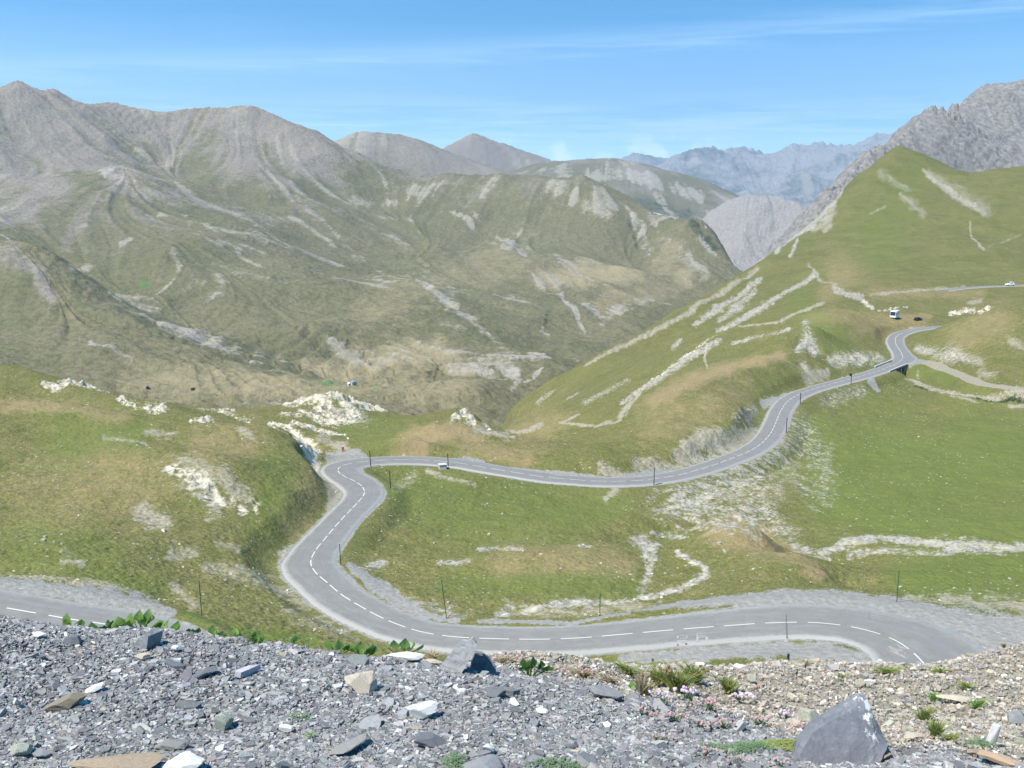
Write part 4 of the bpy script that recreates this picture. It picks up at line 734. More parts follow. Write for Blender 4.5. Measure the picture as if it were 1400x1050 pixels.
M_shadowopen = simple('opening_shade_paint', (.02, .02, .018), .95, .1)  # near-black colour standing in for the shade inside holes
M_roof = simple('blue_grey_sheet_roof', (.22, .25, .30), .5, .2)
M_stoneh = simple('pale_stone_wall', (.5, .48, .44), .9, .15)
M_wood = simple('weathered_wood', (.30, .20, .11), .85, .3)

class MB:
    def __init__(self): self.v = []; self.f = []
    def box(self, c, d, rz=0, taper=1.0, ty=None):
        b = len(self.v); cx, cy, cz = c; cr, sr = math.cos(rz), math.sin(rz)
        for k, (sx, sy, sz) in enumerate([(-1, -1, -1), (1, -1, -1), (1, 1, -1), (-1, 1, -1), (-1, -1, 1), (1, -1, 1), (1, 1, 1), (-1, 1, 1)]):
            tx = taper if sz > 0 else 1; tyy = (ty if ty is not None else taper) if sz > 0 else 1
            x = sx * d[0] / 2 * tx; y = sy * d[1] / 2 * tyy
            self.v.append((cx + x * cr - y * sr, cy + x * sr + y * cr, cz + sz * d[2] / 2))
        self.f += [tuple(b + i for i in q) for q in ((3, 2, 1, 0), (4, 5, 6, 7), (0, 1, 5, 4), (1, 2, 6, 5), (2, 3, 7, 6), (3, 0, 4, 7))]
        return self
    def tube(self, p, q, r, r2=None, n=8):
        p = Vector(p); q = Vector(q); r2 = r if r2 is None else r2
        d = (q - p).normalized(); a = d.orthogonal().normalized(); c = d.cross(a); b = len(self.v)
        for k, (o, rr) in enumerate(((p, r), (q, r2))):
            for i in range(n):
                t = 2 * math.pi * i / n; self.v.append(tuple(o + (a * math.cos(t) + c * math.sin(t)) * rr))
        self.f += [(b + i, b + (i + 1) % n, b + n + (i + 1) % n, b + n + i) for i in range(n)]
        self.f += [tuple(b + i for i in reversed(range(n))), tuple(b + n + i for i in range(n))]
        return self
    def extrude(self, prof, y0, y1):      # profile in x,z
        b = len(self.v); n = len(prof)
        for y in (y0, y1): self.v += [(x, y, z) for x, z in prof]
        self.f += [(b + i, b + (i + 1) % n, b + n + (i + 1) % n, b + n + i) for i in range(n)]
        self.f += [tuple(b + i for i in reversed(range(n))), tuple(b + n + i for i in range(n))]
        return self
    def build(self, name, mat, parent=None, bevel=0, smooth=False):
        o = poly_mesh(name, self.v, self.f, mat, parent, smooth=smooth)
        if bevel:
            m = o.modifiers.new('b', 'BEVEL'); m.width = bevel; m.segments = 2; m.limit_method = 'ANGLE'
        return o

# ---------------------------------------------------------------- snow poles
poles = [  # u, v_base, v_top, lean dx, label, colour
    (276, 842, 793, -.02, 'tall green snow pole on the grass beside the left road, seen above the slate heap', 0),
    (611, 846, 792, -.12, 'leaning green snow pole with a short brace at its foot, beside the near bend', 0),
    (820, 842, 812, 0, 'shorter green snow pole between the stream bed and the near road', 0),
    (1226, 823, 780, 0, 'green snow pole on the gravel apron in front of the bright meadow', 0),
    (466, 773, 744, -.03, 'green snow pole inside the wide lower hairpin', 0),
    (534, 668, 643, -.04, 'dark snow pole on the turf just inside the upper hairpin', 1),
    (507, 638, 617, -.05, 'dark snow pole standing against the road at the start of the upper hairpin', 1),
    (613, 639, 621, -.04, 'dark snow pole beside the concrete culvert box', 1),
    (894, 664, 640, 0, 'dark snow pole on the outer edge of the long level road above the scree', 1),
    (1075, 592, 572, 0, 'dark snow pole beside the s-bend, above the scree bank', 1),
    (1094, 552, 538, 0, 'dark snow pole opposite the grey lay-by at the top of the s-bend', 1),
]
for i, (u, vb, vt, lean, lab, cm) in enumerate(poles):
    x, y, z = first_hit(u, vb)
    d = y * cp - z * sp
    hgt = (vb - vt) * d / F * 1.0
    r = max(.045, d * .00042)
    e = empty('snow_pole', (x, y, z)); tag(e, lab, 'pole', 'snow poles along the road')
    mb = MB().tube((0, 0, -.3), (lean * hgt, 0, hgt), r, r * .9)
    mb.build('post', M_green_pole if cm == 0 else M_dark, e)
    MB().tube((lean * hgt, 0, hgt), (lean * hgt, 0, hgt + .12), r * 1.3, r * 1.1).build('cap', M_green_pole if cm == 0 else M_dark, e)
    if u == 611: MB().tube((.02, 0, 0), (.55, .1, .62), r, r * .8).build('brace', simple('rusty_steel', (.22, .09, .05), .8, .3), e)
# small marker with plate near the bridge, and two stakes by the near verge
x, y, z = first_hit(1163.5, 525); e = empty('marker_post', (x, y, z)); tag(e, 'thin marker post with a small dark plate at the roadside below the bridge', 'marker post')
MB().tube((0, 0, -.2), (0, 0, 3.2), .1, .1).build('post', M_dark, e); MB().box((-.25, 0, 3.0), (.75, .08, .9)).build('sign_plate', M_dark, e)
def fg_stub(u, vb, vt, y, lab, name, lean, cap=False):
    x, yy, z = pt(u, vb, y); d = yy * cp - z * sp; hgt = (vb - vt) * d / F
    e = empty(name, (x, yy, z)); tag(e, lab, 'stake')
    MB().tube((0, 0, -.3), (lean * hgt, 0, hgt), .012 * d / 8, .010 * d / 8).build('stake', M_dark, e)
    if cap: MB().box((lean * hgt, 0, hgt * .8), (.035 * d / 8, .012, hgt * .55)).build('marker_sleeve', M_wood, e)

# ---------------------------------------------------------------- culvert box
x, y, z = first_hit(605, 641); e = empty('culvert_head', (x, y, z - .1), .25); e.scale = (.72, .72, .72); tag(e, 'pale concrete culvert box with a side hole painted in dark shade on the verge below the level road', 'culvert')
MB().box((0, 0, .65), (2.0, 1.6, 1.5)).build('box', M_concrete, e, .05)
MB().box((0, 0, 1.46), (2.3, 1.9, .14)).build('lid', M_concrete, e, .03)
MB().box((1.06, 0, .7), (.15, 1.1, 1.0)).build('opening_shade', M_shadowopen, e)  # solid slab, no hole: the culvert's inner shade is painted dark

# ---------------------------------------------------------------- bridge
def bridge():
    A = np.array(pth(1216, 506.5, 63.2)); B = np.array(pth(1239.5, 497.5, 63.3))
    d = (B - A)[:2]; Ld = np.linalg.norm(d); d /= Ld; ang = math.atan2(d[1], d[0]); mid = (A + B) / 2
    e = empty('road_bridge', (mid[0], mid[1], -63.6), ang); tag(e, 'short road bridge with pale kerb parapets, dark stonework and a central pier over the stream', 'bridge')
    # keep it clear of the near edge of the roadway
    MB().box((0, -.2, .25), (Ld + 1, .45, .5)).build('parapet', M_concrete, e, .04)
    A2 = np.array(pth(1196.5, 501.5, 63.3)); B2 = np.array(pth(1218.5, 493, 63.4)); m2 = (A2 + B2) / 2
    dx, dy = m2[0] - mid[0], m2[1] - mid[1]; ca, sa = math.cos(-ang), math.sin(-ang)
    L2 = np.linalg.norm((B2 - A2)[:2])
    MB().box((dx * ca - dy * sa, dx * sa + dy * ca, .3), (L2, .45, .6)).build('parapet', M_concrete, e, .04)
    MB().box((0, -.1, -.35), (Ld + .6, .7, .55)).build('deck_edge', M_dark, e)
    MB().extrude([(-Ld / 2, -.7), (Ld / 2, -.7), (Ld / 2 - 1, -2.2), (Ld * .2, -4.2), (-.5, -4.6), (-Ld * .3, -3.0), (-Ld / 2, -1.2)], -.2, .6).build('abutment_wall', M_stonewall, e)
    MB().box((Ld * .08, -.5, -2.9), (1.0, 1.0, 4.6), 0, .8).build('pier', M_stonewall, e)
    MB().box((Ld * .22, -.32, -1.6), (2.2, .3, 1.7)).build('arch_shade', M_shadowopen, e)  # dark slab on the wall, painted as the shade under an arch
bridge()

# ---------------------------------------------------------------- vehicles
def wheel(x, y, r, w, parent):
    wo = MB().tube((x, y - w / 2, r), (x, y + w / 2, r), r, r, 20).build('wheel', M_tyre, parent)
    MB().tube((x, y - w / 2 - .01, r), (x, y + w / 2 + .01, r), r * .55, r * .55, 16).build('rim', simple('steel_rim', (.45, .45, .47), .4, .05, metal=.5), wo)
def motorhome():
    x, y, z = first_hit(1223, 435.5, 400)
    d = y * cp - z * sp; k = 10.8 * d / F / 3.15
    e = empty('motorhome', (x, y, z + .05), math.radians(52)); e.scale = (k * .72, k, k)
    tag(e, 'white motorhome parked on the grass above the top bend of the road', 'motorhome')
    # long axis = x, nose at -x
    MB().extrude([(-3.3, .35), (3.2, .35), (3.3, .6), (3.3, 2.95), (3.1, 3.1), (-2.4, 3.1), (-3.0, 2.85), (-3.3, 2.2), (-3.45, 1.3), (-3.5, .6)], -1.15, 1.15).build('body', M_whitepaint, e, .1)
    MB().extrude([(-3.56, 1.4), (-3.3, 1.4), (-2.9, 2.8), (-3.2, 2.8)], -1.0, 1.0).build('windscreen', M_glass, e)
    for s in (-1, 1):
        MB().box((-1.9, s * 1.155, 2.0), (1.3, .03, .8)).build('window', M_glass, e); MB().box((.9, s * 1.155, 2.05), (1.2, .03, .65)).build('window', M_glass, e)
    MB().box((3.31, 0, 2.15), (.03, 1.1, .6)).build('window', M_glass, e)
    MB().box((3.32, 0, .55), (.06, 2.2, .25)).build('bumper', M_dark, e); MB().box((1.2, 0, 3.16), (.7, .7, .12)).build('roof_vent', M_whitepaint, e)
    for xx in (-2.3, 2.0):
        for s in (-1, 1): wheel(xx, s * 1.02, .36, .25, e)
motorhome()
def small_car(name, loc, rz, k, body, label, cat, tall=0.0):
    e = empty(name, loc, rz); e.scale = (k, k, k); tag(e, label, cat)
    MB().extrude([(-2.1, .3), (2.1, .3), (2.15, .65), (2.0, .9 + tall * .5), (-1.9, .95), (-2.15, .75)], -.85, .85).build('body', body, e, .08)
    MB().extrude([(-1.1, .92), (1.7, .9 + tall * .5), (1.55, 1.4 + tall), (1.3, 1.48 + tall), (-.35, 1.48 + tall)], -.74, .74).build('cabin', body, e, .08)
    MB().extrude([(-1.02, .98), (-.96, .98), (-.38, 1.42 + tall), (-.45, 1.42 + tall)], -.66, .66).build('windscreen', M_glass, e)
    for s in (-1, 1): MB().box((.35, s * .745, 1.2 + tall * .6), (1.7, .03, .36)).build('window', M_glass, e)
    for xx in (-1.35, 1.35):
        for s in (-1, 1): wheel(xx, s * .78, .32, .2, e)
    return e
x, y, z = first_hit(1255, 438.5, 400); small_car('parked_car', (x, y, z + .05), math.radians(-150), 1.0, M_blackcoat, 'small dark vehicle parked on the turf to the right of the white motorhome', 'car')
q = roads[0]; i = int(np.argmin(np.abs(proj(q[1][:, 0], q[1][:, 1], q[1][:, 2])[0] - 1379) + (q[1][:, 1] < 560) * 1000))
small_car('white_van', (q[1][i, 0], q[1][i, 1] - 1.2, q[1][i, 2] + .02), math.atan2(q[2][i, 1], q[2][i, 0]) + math.pi, 1.25, M_whitepaint, 'white vehicle driving on the far stretch of road below the green peak', 'van', .4)

# ---------------------------------------------------------------- person in red resting by the hairpin
def person():
    x, y, z = first_hit(469, 617, 150); e = empty('person', (x, y, z)); tag(e, 'person in a red jacket sitting on the bank beside the upper hairpin', 'person')
    me = bpy.data.meshes.new('body')
    J = {'pelvis': (0, 0, .28), 'waist': (0, .02, .45), 'chest': (0, 0, .68), 'neck': (0, -.03, .86), 'head': (0, -.04, 1.0),
         'shl': (-.18, 0, .8), 'ell': (-.27, -.16, .58), 'hal': (-.16, -.38, .5), 'shr': (.18, 0, .8), 'elr': (.27, -.16, .58), 'har': (.16, -.38, .5),
         'hil': (-.1, -.02, .26), 'knl': (-.15, -.42, .48), 'anl': (-.14, -.6, .08), 'tol': (-.14, -.78, .03), 'hir': (.1, -.02, .26), 'knr': (.17, -.44, .46), 'anr': (.16, -.62, .08), 'tor': (.17, -.8, .03)}
    names = list(J); E_ = [('pelvis', 'waist'), ('waist', 'chest'), ('chest', 'neck'), ('neck', 'head'), ('chest', 'shl'), ('shl', 'ell'), ('ell', 'hal'), ('chest', 'shr'), ('shr', 'elr'), ('elr', 'har'), ('pelvis', 'hil'), ('hil', 'knl'), ('knl', 'anl'), ('anl', 'tol'), ('pelvis', 'hir'), ('hir', 'knr'), ('knr', 'anr'), ('anr', 'tor')]
    rad = dict(pelvis=.14, waist=.13, chest=.15, neck=.055, head=.1, shl=.075, ell=.05, hal=.04, shr=.075, elr=.05, har=.04, hil=.1, knl=.065, anl=.045, tol=.04, hir=.1, knr=.065, anr=.045, tor=.04)
    me.from_pydata([J[n] for n in names], [(names.index(a), names.index(b)) for a, b in E_], [])
    me.materials.append(M_red); o = bpy.data.objects.new('body', me); C.objects.link(o); o.parent = e
    m = o.modifiers.new('s', 'SKIN'); sv = me.skin_vertices[0].data
    for k, n in enumerate(names): sv[k].radius = (rad[n], rad[n])
    sv[0].use_root = True
    o.modifiers.new('ss', 'SUBSURF').levels = 1
    mb = MB(); n = 10
    me2 = bpy.data.meshes.new('helmet')
    import bmesh
    bm = bmesh.new(); bmesh.ops.create_uvsphere(bm, u_segments=14, v_segments=8, radius=.135); bm.to_mesh(me2); bm.free()
    me2.materials.append(M_whitepaint); h = bpy.data.objects.new('helmet', me2); C.objects.link(h); h.parent = e; h.location = (0, -.03, 1.07); h.scale = (.95, 1.1, .85)
person()

# ---------------------------------------------------------------- valley buildings
def far_z(u, v):
    X, Y, Z = gM; s, g = ray(u, v); i = int(np.argmin(np.abs(X[0] / Y[0] - s))); col = g * Y[:, i] < Z[:, i]; k = int(np.argmax(col & (Y[:, i] > 1000)))
    return (s * Y[k, i], Y[k, i], Z[k, i])
def house(u, v, w, dpt, h, rz, wall, roof, label, name='farmhouse'):
    p = far_z(u, v); e = empty(name, p, rz); tag(e, label, 'building')
    MB().box((0, 0, h / 2 - 1.5), (w, dpt, h + 3)).build('wall', wall, e)
    MB().extrude([(-w / 2 - .5, h), (w / 2 + .5, h), (0, h + dpt * .32)], -dpt / 2 - .6, dpt / 2 + .6).build('roof', roof, e)
    MB().box((0, -dpt / 2 - .05, h * .45), (1.6, .2, 2.2)).build('door', M_dark, e)
    for s in (-1, 1): MB().box((s * w * .3, -dpt / 2 - .05, h * .6), (1.2, .2, 1.2)).build('window', M_dark, e)
house(484, 527, 8, 9, 4.5, .4, M_stoneh, M_roof, 'farmhouse with a blue-grey roof beside the bright green patches on the valley floor')
house(478, 527, 6, 6, 3.2, .4, M_whitepaint, M_whitepaint, 'small white outbuilding joined to the left of the valley farmhouse', 'shed')
house(202, 533, 4, 4, 2.6, .2, M_stonewall, M_dark, 'tiny dark hut on the valley floor, the left one of two', 'hut')
house(264, 534, 4.5, 4, 2.8, -.3, M_stonewall, M_dark, 'tiny dark hut on the valley floor, the right one of two', 'hut')

# ---------------------------------------------------------------- foreground heap and bank
fgp = []
for u in (-500, -250, 0, 200, 400, 600, 800, 1000, 1200, 1400, 1650, 1900): fgp += [raw(u, 1.1, 1.5), raw(u, 1.9, 1.54)]
for u in (-250, 0, 200, 400, 600, 800, 1000, 1200, 1400, 1600): fgp += [Yp(u, 1050, 2.6)]
fgp += [Yp(-400, 838, 4.0), Yp(-150, 832, 3.95), Yp(0, 844, 3.9), Yp(50, 853, 3.85), Yp(100, 858, 3.85), Yp(150, 861, 3.8), Yp(200, 862, 3.8), Yp(250, 868, 3.8), Yp(300, 871, 3.75), Yp(350, 877, 3.75), Yp(400, 882, 3.75), Yp(450, 889, 3.75), Yp(500, 895, 3.75), Yp(560, 898, 3.75), Yp(640, 911, 3.7), Yp(700, 922, 3.65), Yp(800, 940, 3.6), Yp(870, 957, 3.5),
        Yp(200, 950, 3.1), Yp(500, 960, 3.05), Yp(800, 1000, 2.95), Yp(0, 930, 3.15), Yp(-300, 940, 3.15),
        Yp(950, 955, 4.4), Yp(1000, 914, 6.2), Yp(1100, 908, 6.9), Yp(1200, 917, 6.8), Yp(1280, 917, 6.8), Yp(1340, 909, 7.0), Yp(1400, 899, 7.3), Yp(1500, 888, 7.6), Yp(1700, 885, 7.6),
        Yp(1150, 955, 4.9), Yp(1300, 955, 4.9), Yp(1100, 995, 3.7), Yp(1300, 995, 3.7), Yp(1400, 1030, 2.9), Yp(1400, 955, 4.9), Yp(1600, 955, 4.8),
        Yp(640, 911, 4.9), Yp(700, 918, 5.2), Yp(800, 926, 5.6), Yp(880, 925, 6.0), Yp(940, 919, 6.1)]
for u in (-400, -150, 0, 200, 400, 520): fgp += [raw(u, 4.5, 2.35), raw(u, 5.5, 3.3), raw(u, 8.5, 5.9), raw(u, 11.5, 8.6), raw(u, 16, 13.8)]
for u in (640, 760, 880, 960): fgp += [raw(u, 8.5, 5.3), raw(u, 11.5, 8.4), raw(u, 16, 13.8)]
for u in (1050, 1200, 1350, 1550, 1800): fgp += [raw(u, 9.3, 5.9), raw(u, 11.5, 8.3), raw(u, 16, 13.8)]
tps_fg = TPS([to_st(p) for p in fgp], 2e-4)
def fg_z(x, y):
    x = np.atleast_1d(np.asarray(x, float)); y = np.atleast_1d(np.asarray(y, float))
    return tps_fg(x / y, np.log(y)) + .03 * fbm(x / .7, y / .7, 3, 50) + .012 * perlin(x / .12, y / .12, 51)
def fg_hit(u, v, y1=9.0):
    s, g = ray(u, v); yy = np.exp(np.linspace(L(1.5), L(y1), 500)); z = fg_z(s * yy, yy); b = g * yy < z
    k = int(np.argmax(b)) if b.any() else len(yy) - 1
    return np.array((s * yy[k], yy[k], float(z[k])))
Sf = np.linspace(-.95, .95, 420); Tf = np.linspace(L(1.1), L(15), 460)
sf, tf = np.meshgrid(Sf, Tf); Yf = np.exp(tf); Xf = sf * Yf; Zf = fg_z(Xf.ravel(), Yf.ravel()).reshape(Xf.shape) - .012
EDGE = np.array([(-900, 800), (0, 836), (200, 855), (400, 874), (560, 888), (640, 899), (700, 912), (800, 932), (870, 948), (950, 968), (1050, 992), (1150, 1012), (1400, 1036), (2200, 1080)], float)
def slate_w(x, y, z):
    u, v = proj(x, y, z)
    return sstep(-14, 14, v - np.interp(u, EDGE[:, 0], EDGE[:, 1]) + 9 * perlin(x / .15, y / .15, 61))
m, t = new_mat('stony_soil')
geo = t.n('ShaderNodeNewGeometry').outputs['Position']
a = t.noise(geo, 60, 5, .7); b_ = t.noise(geo, 9, 4, .6); sl = t.attr('slate')
col = t.mix(t.ramp(a, .35, .65), (.28, .24, .18), (.42, .37, .29)); col = t.mix(t.ramp(b_, .5, .7), col, (.19, .18, .11))
col = t.mix(sl, col, t.mix(t.ramp(a, .3, .7), (.05, .052, .058), (.16, .165, .175)))
t.out(col, .95, a, .8, .02, .1); M_soil = m
grid_mesh('bank', Xf, Yf, Zf, {'slate': slate_w(Xf, Yf, Zf)}, M_soil)

def chip_mesh(name, P, size, thick, tilt, yaw, tdir, colr, nside=6, label=None, rnd_=.35):
    """thousands of angular chips in one mesh"""
    n = len(P); k = nside
    ang = np.linspace(0, 2 * np.pi, k, endpoint=False)[None] + rng.normal(0, .22, (n, k))
    rad = 1 + rng.normal(0, rnd_ * .6, (n, k)); asp = rng.uniform(.35, .9, n)[:, None]
    lx = np.cos(ang) * rad * size[:, None]; ly = np.sin(ang) * rad * size[:, None] * asp
    top = np.stack([lx * .93, ly * .93, np.tile(thick[:, None] / 2, (1, k)) * (1 + rng.normal(0, .3, (n, k)))], -1)
    bot = np.stack([lx, ly, -np.tile(thick[:, None] / 2, (1, k))], -1)
    V = np.concatenate([top, bot], 1)             # n, 2k, 3
    cy, sy_ = np.cos(yaw), np.sin(yaw)
    V = np.stack([V[..., 0] * cy[:, None] - V[..., 1] * sy_[:, None], V[..., 0] * sy_[:, None] + V[..., 1] * cy[:, None], V[..., 2]], -1)
    ax = np.stack([np.cos(tdir), np.sin(tdir), np.zeros(n)], -1)[:, None, :]
    ct, st = np.cos(tilt)[:, None, None], np.sin(tilt)[:, None, None]
    V = V * ct + np.cross(np.broadcast_to(ax, V.shape), V) * st + ax * (V * ax).sum(-1, keepdims=True) * (1 - ct)
    V = (V + P[:, None, :]).reshape(-1, 3).astype(np.float32)
    base = (np.arange(n) * 2 * k)[:, None]
    fl = [base + np.arange(k)[None]]                                 # top
    for i in range(k):
        j = (i + 1) % k; fl.append(base + np.array([[i, i + k, j + k, j]]))
    loops = np.concatenate(fl, 1)                                     # n, k+4k
    sizes = np.tile(np.array([k] + [4] * k), n); starts = np.r_[0, np.cumsum(sizes)[:-1]]
    me = bpy.data.meshes.new(name)
    me.vertices.add(len(V)); me.vertices.foreach_set('co', V.ravel())
    me.loops.add(loops.size); me.loops.foreach_set('vertex_index', loops.ravel().astype(np.int32))
    me.polygons.add(len(sizes)); me.polygons.foreach_set('loop_start', starts.astype(np.int32)); me.polygons.foreach_set('use_smooth', np.zeros(len(sizes), bool))
    me.update(calc_edges=True)
    ca = me.attributes.new('col', 'FLOAT_COLOR', 'POINT')
    ca.data.foreach_set('color', np.repeat(np.c_[colr, np.ones(n)], 2 * k, 0).ravel().astype(np.float32))
    me.materials.append(M_chip); o = bpy.data.objects.new(name, me); C.objects.link(o); o['kind'] = 'stuff'
    return o
m, t = new_mat('stone_chips'); an = t.n('ShaderNodeAttribute', attribute_name='col'); geo = t.n('ShaderNodeNewGeometry').outputs['Position']
nn = t.noise(geo, 120, 4, .7); mul = t.n('ShaderNodeMix', data_type='RGBA', blend_type='MULTIPLY'); mul.inputs[0].default_value = 1
t.link(an.outputs['Color'], mul.inputs[6]); t.link(t.mix(t.ramp(nn, .3, .7), (.72, .72, .73), (1.15, 1.13, 1.1)), mul.inputs[7])
t.out(mul.outputs[2], .75, nn, .35, .004, .3); M_chip = m

def palette(n, table):
    w_ = np.array([r[0] for r in table], float); w_ /= w_.sum()
    k = rng.choice(len(table), n, p=w_); base = np.array([r[1] for r in table])[k]
    return base * (1 + rng.normal(0, .16, (n, 1))) * (1 + rng.normal(0, .03, (n, 3)))
slate_pal = [(50, (.218, .221, .222)), (26, (.145, .148, .154)), (24, (.325, .32, .31)), (8, (.41, .41, .40)), (1.1, (.62, .6, .56)), (1.4, (.34, .29, .22)), (.8, (.30, .24, .22))]
soil_pal = [(34, (.37, .33, .27)), (24, (.42, .365, .29)), (20, (.27, .265, .255)), (8, (.46, .42, .35)), (6, (.62, .59, .54)), (3, (.40, .29, .21)), (8, (.25, .24, .18))]
# slate heap: several layers, bigger pieces last
N1 = 210000
y_ = np.exp(np.where(rng.random(N1) < .92, rng.uniform(L(2.25), L(4.35), N1), rng.uniform(L(1.6), L(4.6), N1))); s_ = np.where(rng.random(N1) < .93, rng.uniform(-.60, .56, N1), rng.uniform(-.8, .8, N1)); x_ = s_ * y_; z_ = fg_z(x_, y_)
keep = slate_w(x_, y_, z_) > rng.uniform(0, 1, N1); x_, y_, z_ = x_[keep], y_[keep], z_[keep]; n = len(x_)
size = np.clip(np.exp(rng.normal(L(.0050), .42, n)), .0028, .02); size = np.where(rng.random(n) < .012, size * 2.6, size); thick = size * rng.uniform(.2, .5, n) + .0012
tilt = np.abs(rng.normal(0, .36, n)); P_ = np.stack([x_, y_, z_ - .012 + size * rng.uniform(-.1, .4, n) + .003], -1)
chip_mesh('slate_gravel', P_, size, thick, tilt, rng.normal(0, .8, n), rng.normal(.5, .9, n), palette(n, slate_pal) * (1 + .10 * fbm(x_ / .35, y_ / .35, 2, 44))[:, None])
N2 = 120000
y_ = np.exp(rng.uniform(L(2.3), L(9.5), N2)); s_ = rng.uniform(-.15, .72, N2); x_ = s_ * y_; z_ = fg_z(x_, y_)
keep = slate_w(x_, y_, z_) < rng.uniform(0, 1, N2) * .9; x_, y_, z_ = x_[keep], y_[keep], z_[keep]; n = len(x_)
size = np.clip(np.exp(rng.normal(L(.0040), .62, n)), .002, .035) * np.clip(y_ / 4.5, .7, 1.5); thick = size * rng.uniform(.5, .9, n)
P_ = np.stack([x_, y_, z_ + size * rng.uniform(-.1, .25, n)], -1)
chip_mesh('stony_earth', P_, size, thick, np.abs(rng.normal(0, .3, n)), rng.uniform(0, 6.28, n), rng.uniform(0, 6.28, n), palette(n, soil_pal))

# loose pale stones over the near slopes
N3 = 26000
t3 = rng.uniform(L(84), L(420), N3); s3 = rng.uniform(-.62, .62, N3)
ji = np.clip(np.searchsorted(Tn, t3), 0, len(Tn) - 1); ii = np.clip(np.searchsorted(Sx, s3), 0, len(Sx) - 1)
dens = .03 + .7 * mk['G'][ji, ii] + .35 * mk['P'][ji, ii] + .3 * mk['W'][ji, ii] + .14 * sstep(.1, .6, fbm(Xn[ji, ii] / 16, Yn[ji, ii] / 16, 3, 99))
ok = (rng.random(N3) < dens) & (E[ji, ii] > .8) & (mk['A'][ji, ii] < .3); ji, ii = ji[ok], ii[ok]; n = len(ji)
size = np.clip(np.exp(rng.normal(L(.10), .5, n)), .05, .5)
chip_mesh('scattered_stones', np.stack([Xn[ji, ii], Yn[ji, ii], Zn[ji, ii] + size * .15], -1), size, size * rng.uniform(.5, 1, n), np.abs(rng.normal(0, .3, n)), rng.uniform(0, 6.28, n), rng.uniform(0, 6.28, n), palette(n, [(5, (.52, .49, .42)), (4, (.40, .37, .31)), (3, (.30, .29, .27))]))

# single stones
import bmesh
def stone_mat(name, c, c2, vein=None, sc_=14, stripes=False):
    m, t = new_mat(name); g = t.n('ShaderNodeTexCoord').outputs['Object']
    n1 = t.noise(g, sc_, 6, .7); n2 = t.noise(g, sc_ * 4, 5, .7)
    if stripes: n1 = t.noise(t.vmul(g, (.6, 1.5, 9)), sc_, 5, .6)
    col = t.mix(t.ramp(n1, .36, .64), c, c2); col = t.mix(t.math('MULTIPLY', t.ramp(n2, .55, .7), .35), col, tuple(min(1, q * 1.5) for q in c2))
    if vein: col = t.mix(t.math('MULTIPLY', t.attr('vein'), t.ramp(t.noise(t.vmul(g, (1, 1, .35)), sc_ * 2.3, 5, .75), .50, .56)), col, vein)
    t.out(col, .72, t.math('ADD', n1, t.math('MULTIPLY', n2, .5)), .6, .008, .35); return m
SM = {'slate': stone_mat('slate', (.13, .133, .142), (.215, .218, .222)), 'pale_slate': stone_mat('pale_slate', (.23, .232, .235), (.31, .31, .305)), 'white': stone_mat('white_limestone', (.62, .60, .55), (.80, .79, .75)), 'beige': stone_mat('beige_limestone', (.46, .38, .28), (.66, .58, .46)),
      'tan': stone_mat('tan_sandstone', (.30, .225, .15), (.42, .33, .23)), 'brown': stone_mat('brown_shale', (.17, .145, .10), (.32, .27, .19), stripes=True), 'lichen': stone_mat('lichened_stone', (.24, .27, .23), (.55, .53, .42)), 'orange': stone_mat('orange_sandstone', (.42, .27, .15), (.62, .47, .32), stripes=True), 'striped': stone_mat('banded_slate', (.19, .19, .18), (.36, .34, .30), stripes=True)}
def stone_shape(seed, planes=13, lo=.5, nz=.07, sub=4):
    r = np.random.default_rng(seed); bm = bmesh.new(); bmesh.ops.create_icosphere(bm, subdivisions=sub, radius=1); D = np.array([v.co[:] for v in bm.verts]); D /= np.linalg.norm(D, axis=1)[:, None]
    Nn = r.normal(size=(planes, 3)); Nn /= np.linalg.norm(Nn, axis=1)[:, None]; Nn = np.vstack([Nn, [[0, 0, 1], [0, 0, -1]]]); c = np.r_[r.uniform(lo, 1, planes), .8, .8]
    dot = D @ Nn.T; rr = np.min(np.where(dot > .12, c / np.maximum(dot, .12), 9), axis=1); rr = np.minimum(rr, 1.5)
    V = D * rr[:, None]; V *= (1 + nz * (perlin(V[:, 0] * 2 + V[:, 2], V[:, 1] * 2 - V[:, 2], seed % 50) + .5 * perlin(V[:, 0] * 6 + V[:, 2] * 3, V[:, 1] * 6, seed % 50 + 9)))[:, None]
    V -= (V.max(0) + V.min(0)) / 2; V /= (V.max(0) - V.min(0)) / 2
    for v, q in zip(bm.verts, V): v.co = q
    me = bpy.data.meshes.new('stone'); bm.to_mesh(me); bm.free(); return me
def stone(u, vb, wpx, hpx, mat, label, seed, flat=.5, rot=0, roll=0, pitch=0, name='stone', y=None, group='stones lying on the slate heap', sink=.17, lo=.62):
    wpx *= (.92 if 'slate' in mat else 1.06); hpx *= 1.05
    p = np.array(pt(u, vb, y)) if y else fg_hit(u, vb)
    d = p[1] * cp - p[2] * sp; W = wpx * d / F; H = hpx * d / F
    hg = H * flat / .87; dp = H * (1 - flat) / .5; dp = max(dp, W * .35)
    me = stone_shape(seed, lo=lo); me.materials.append(SM[mat])
    o = bpy.data.objects.new(name, me); C.objects.link(o); o.scale = (W / 2, dp / 2, hg / 2)
    o.rotation_euler = (math.radians(pitch), math.radians(roll), math.radians(rot))
    o.location = (p[0], p[1] + dp * .35, p[2] + hg * (.5 - sink)); tag(o, label, 'stone', group); return o
stone(148, 1068, 125, 46, 'tan', 'broad tan sandstone slab cut off by the bottom edge, largest stone on the left', 11, .35, 4, -4)
stone(86, 971, 54, 26, 'brown', 'long brown shale wedge lying tilted on the slate, casting a dark shadow', 12, .5, 12, -22)
stone(126, 947, 28, 13, 'white', 'small white elongated stone just right of the brown shale wedge', 13, .45, 8, -18)
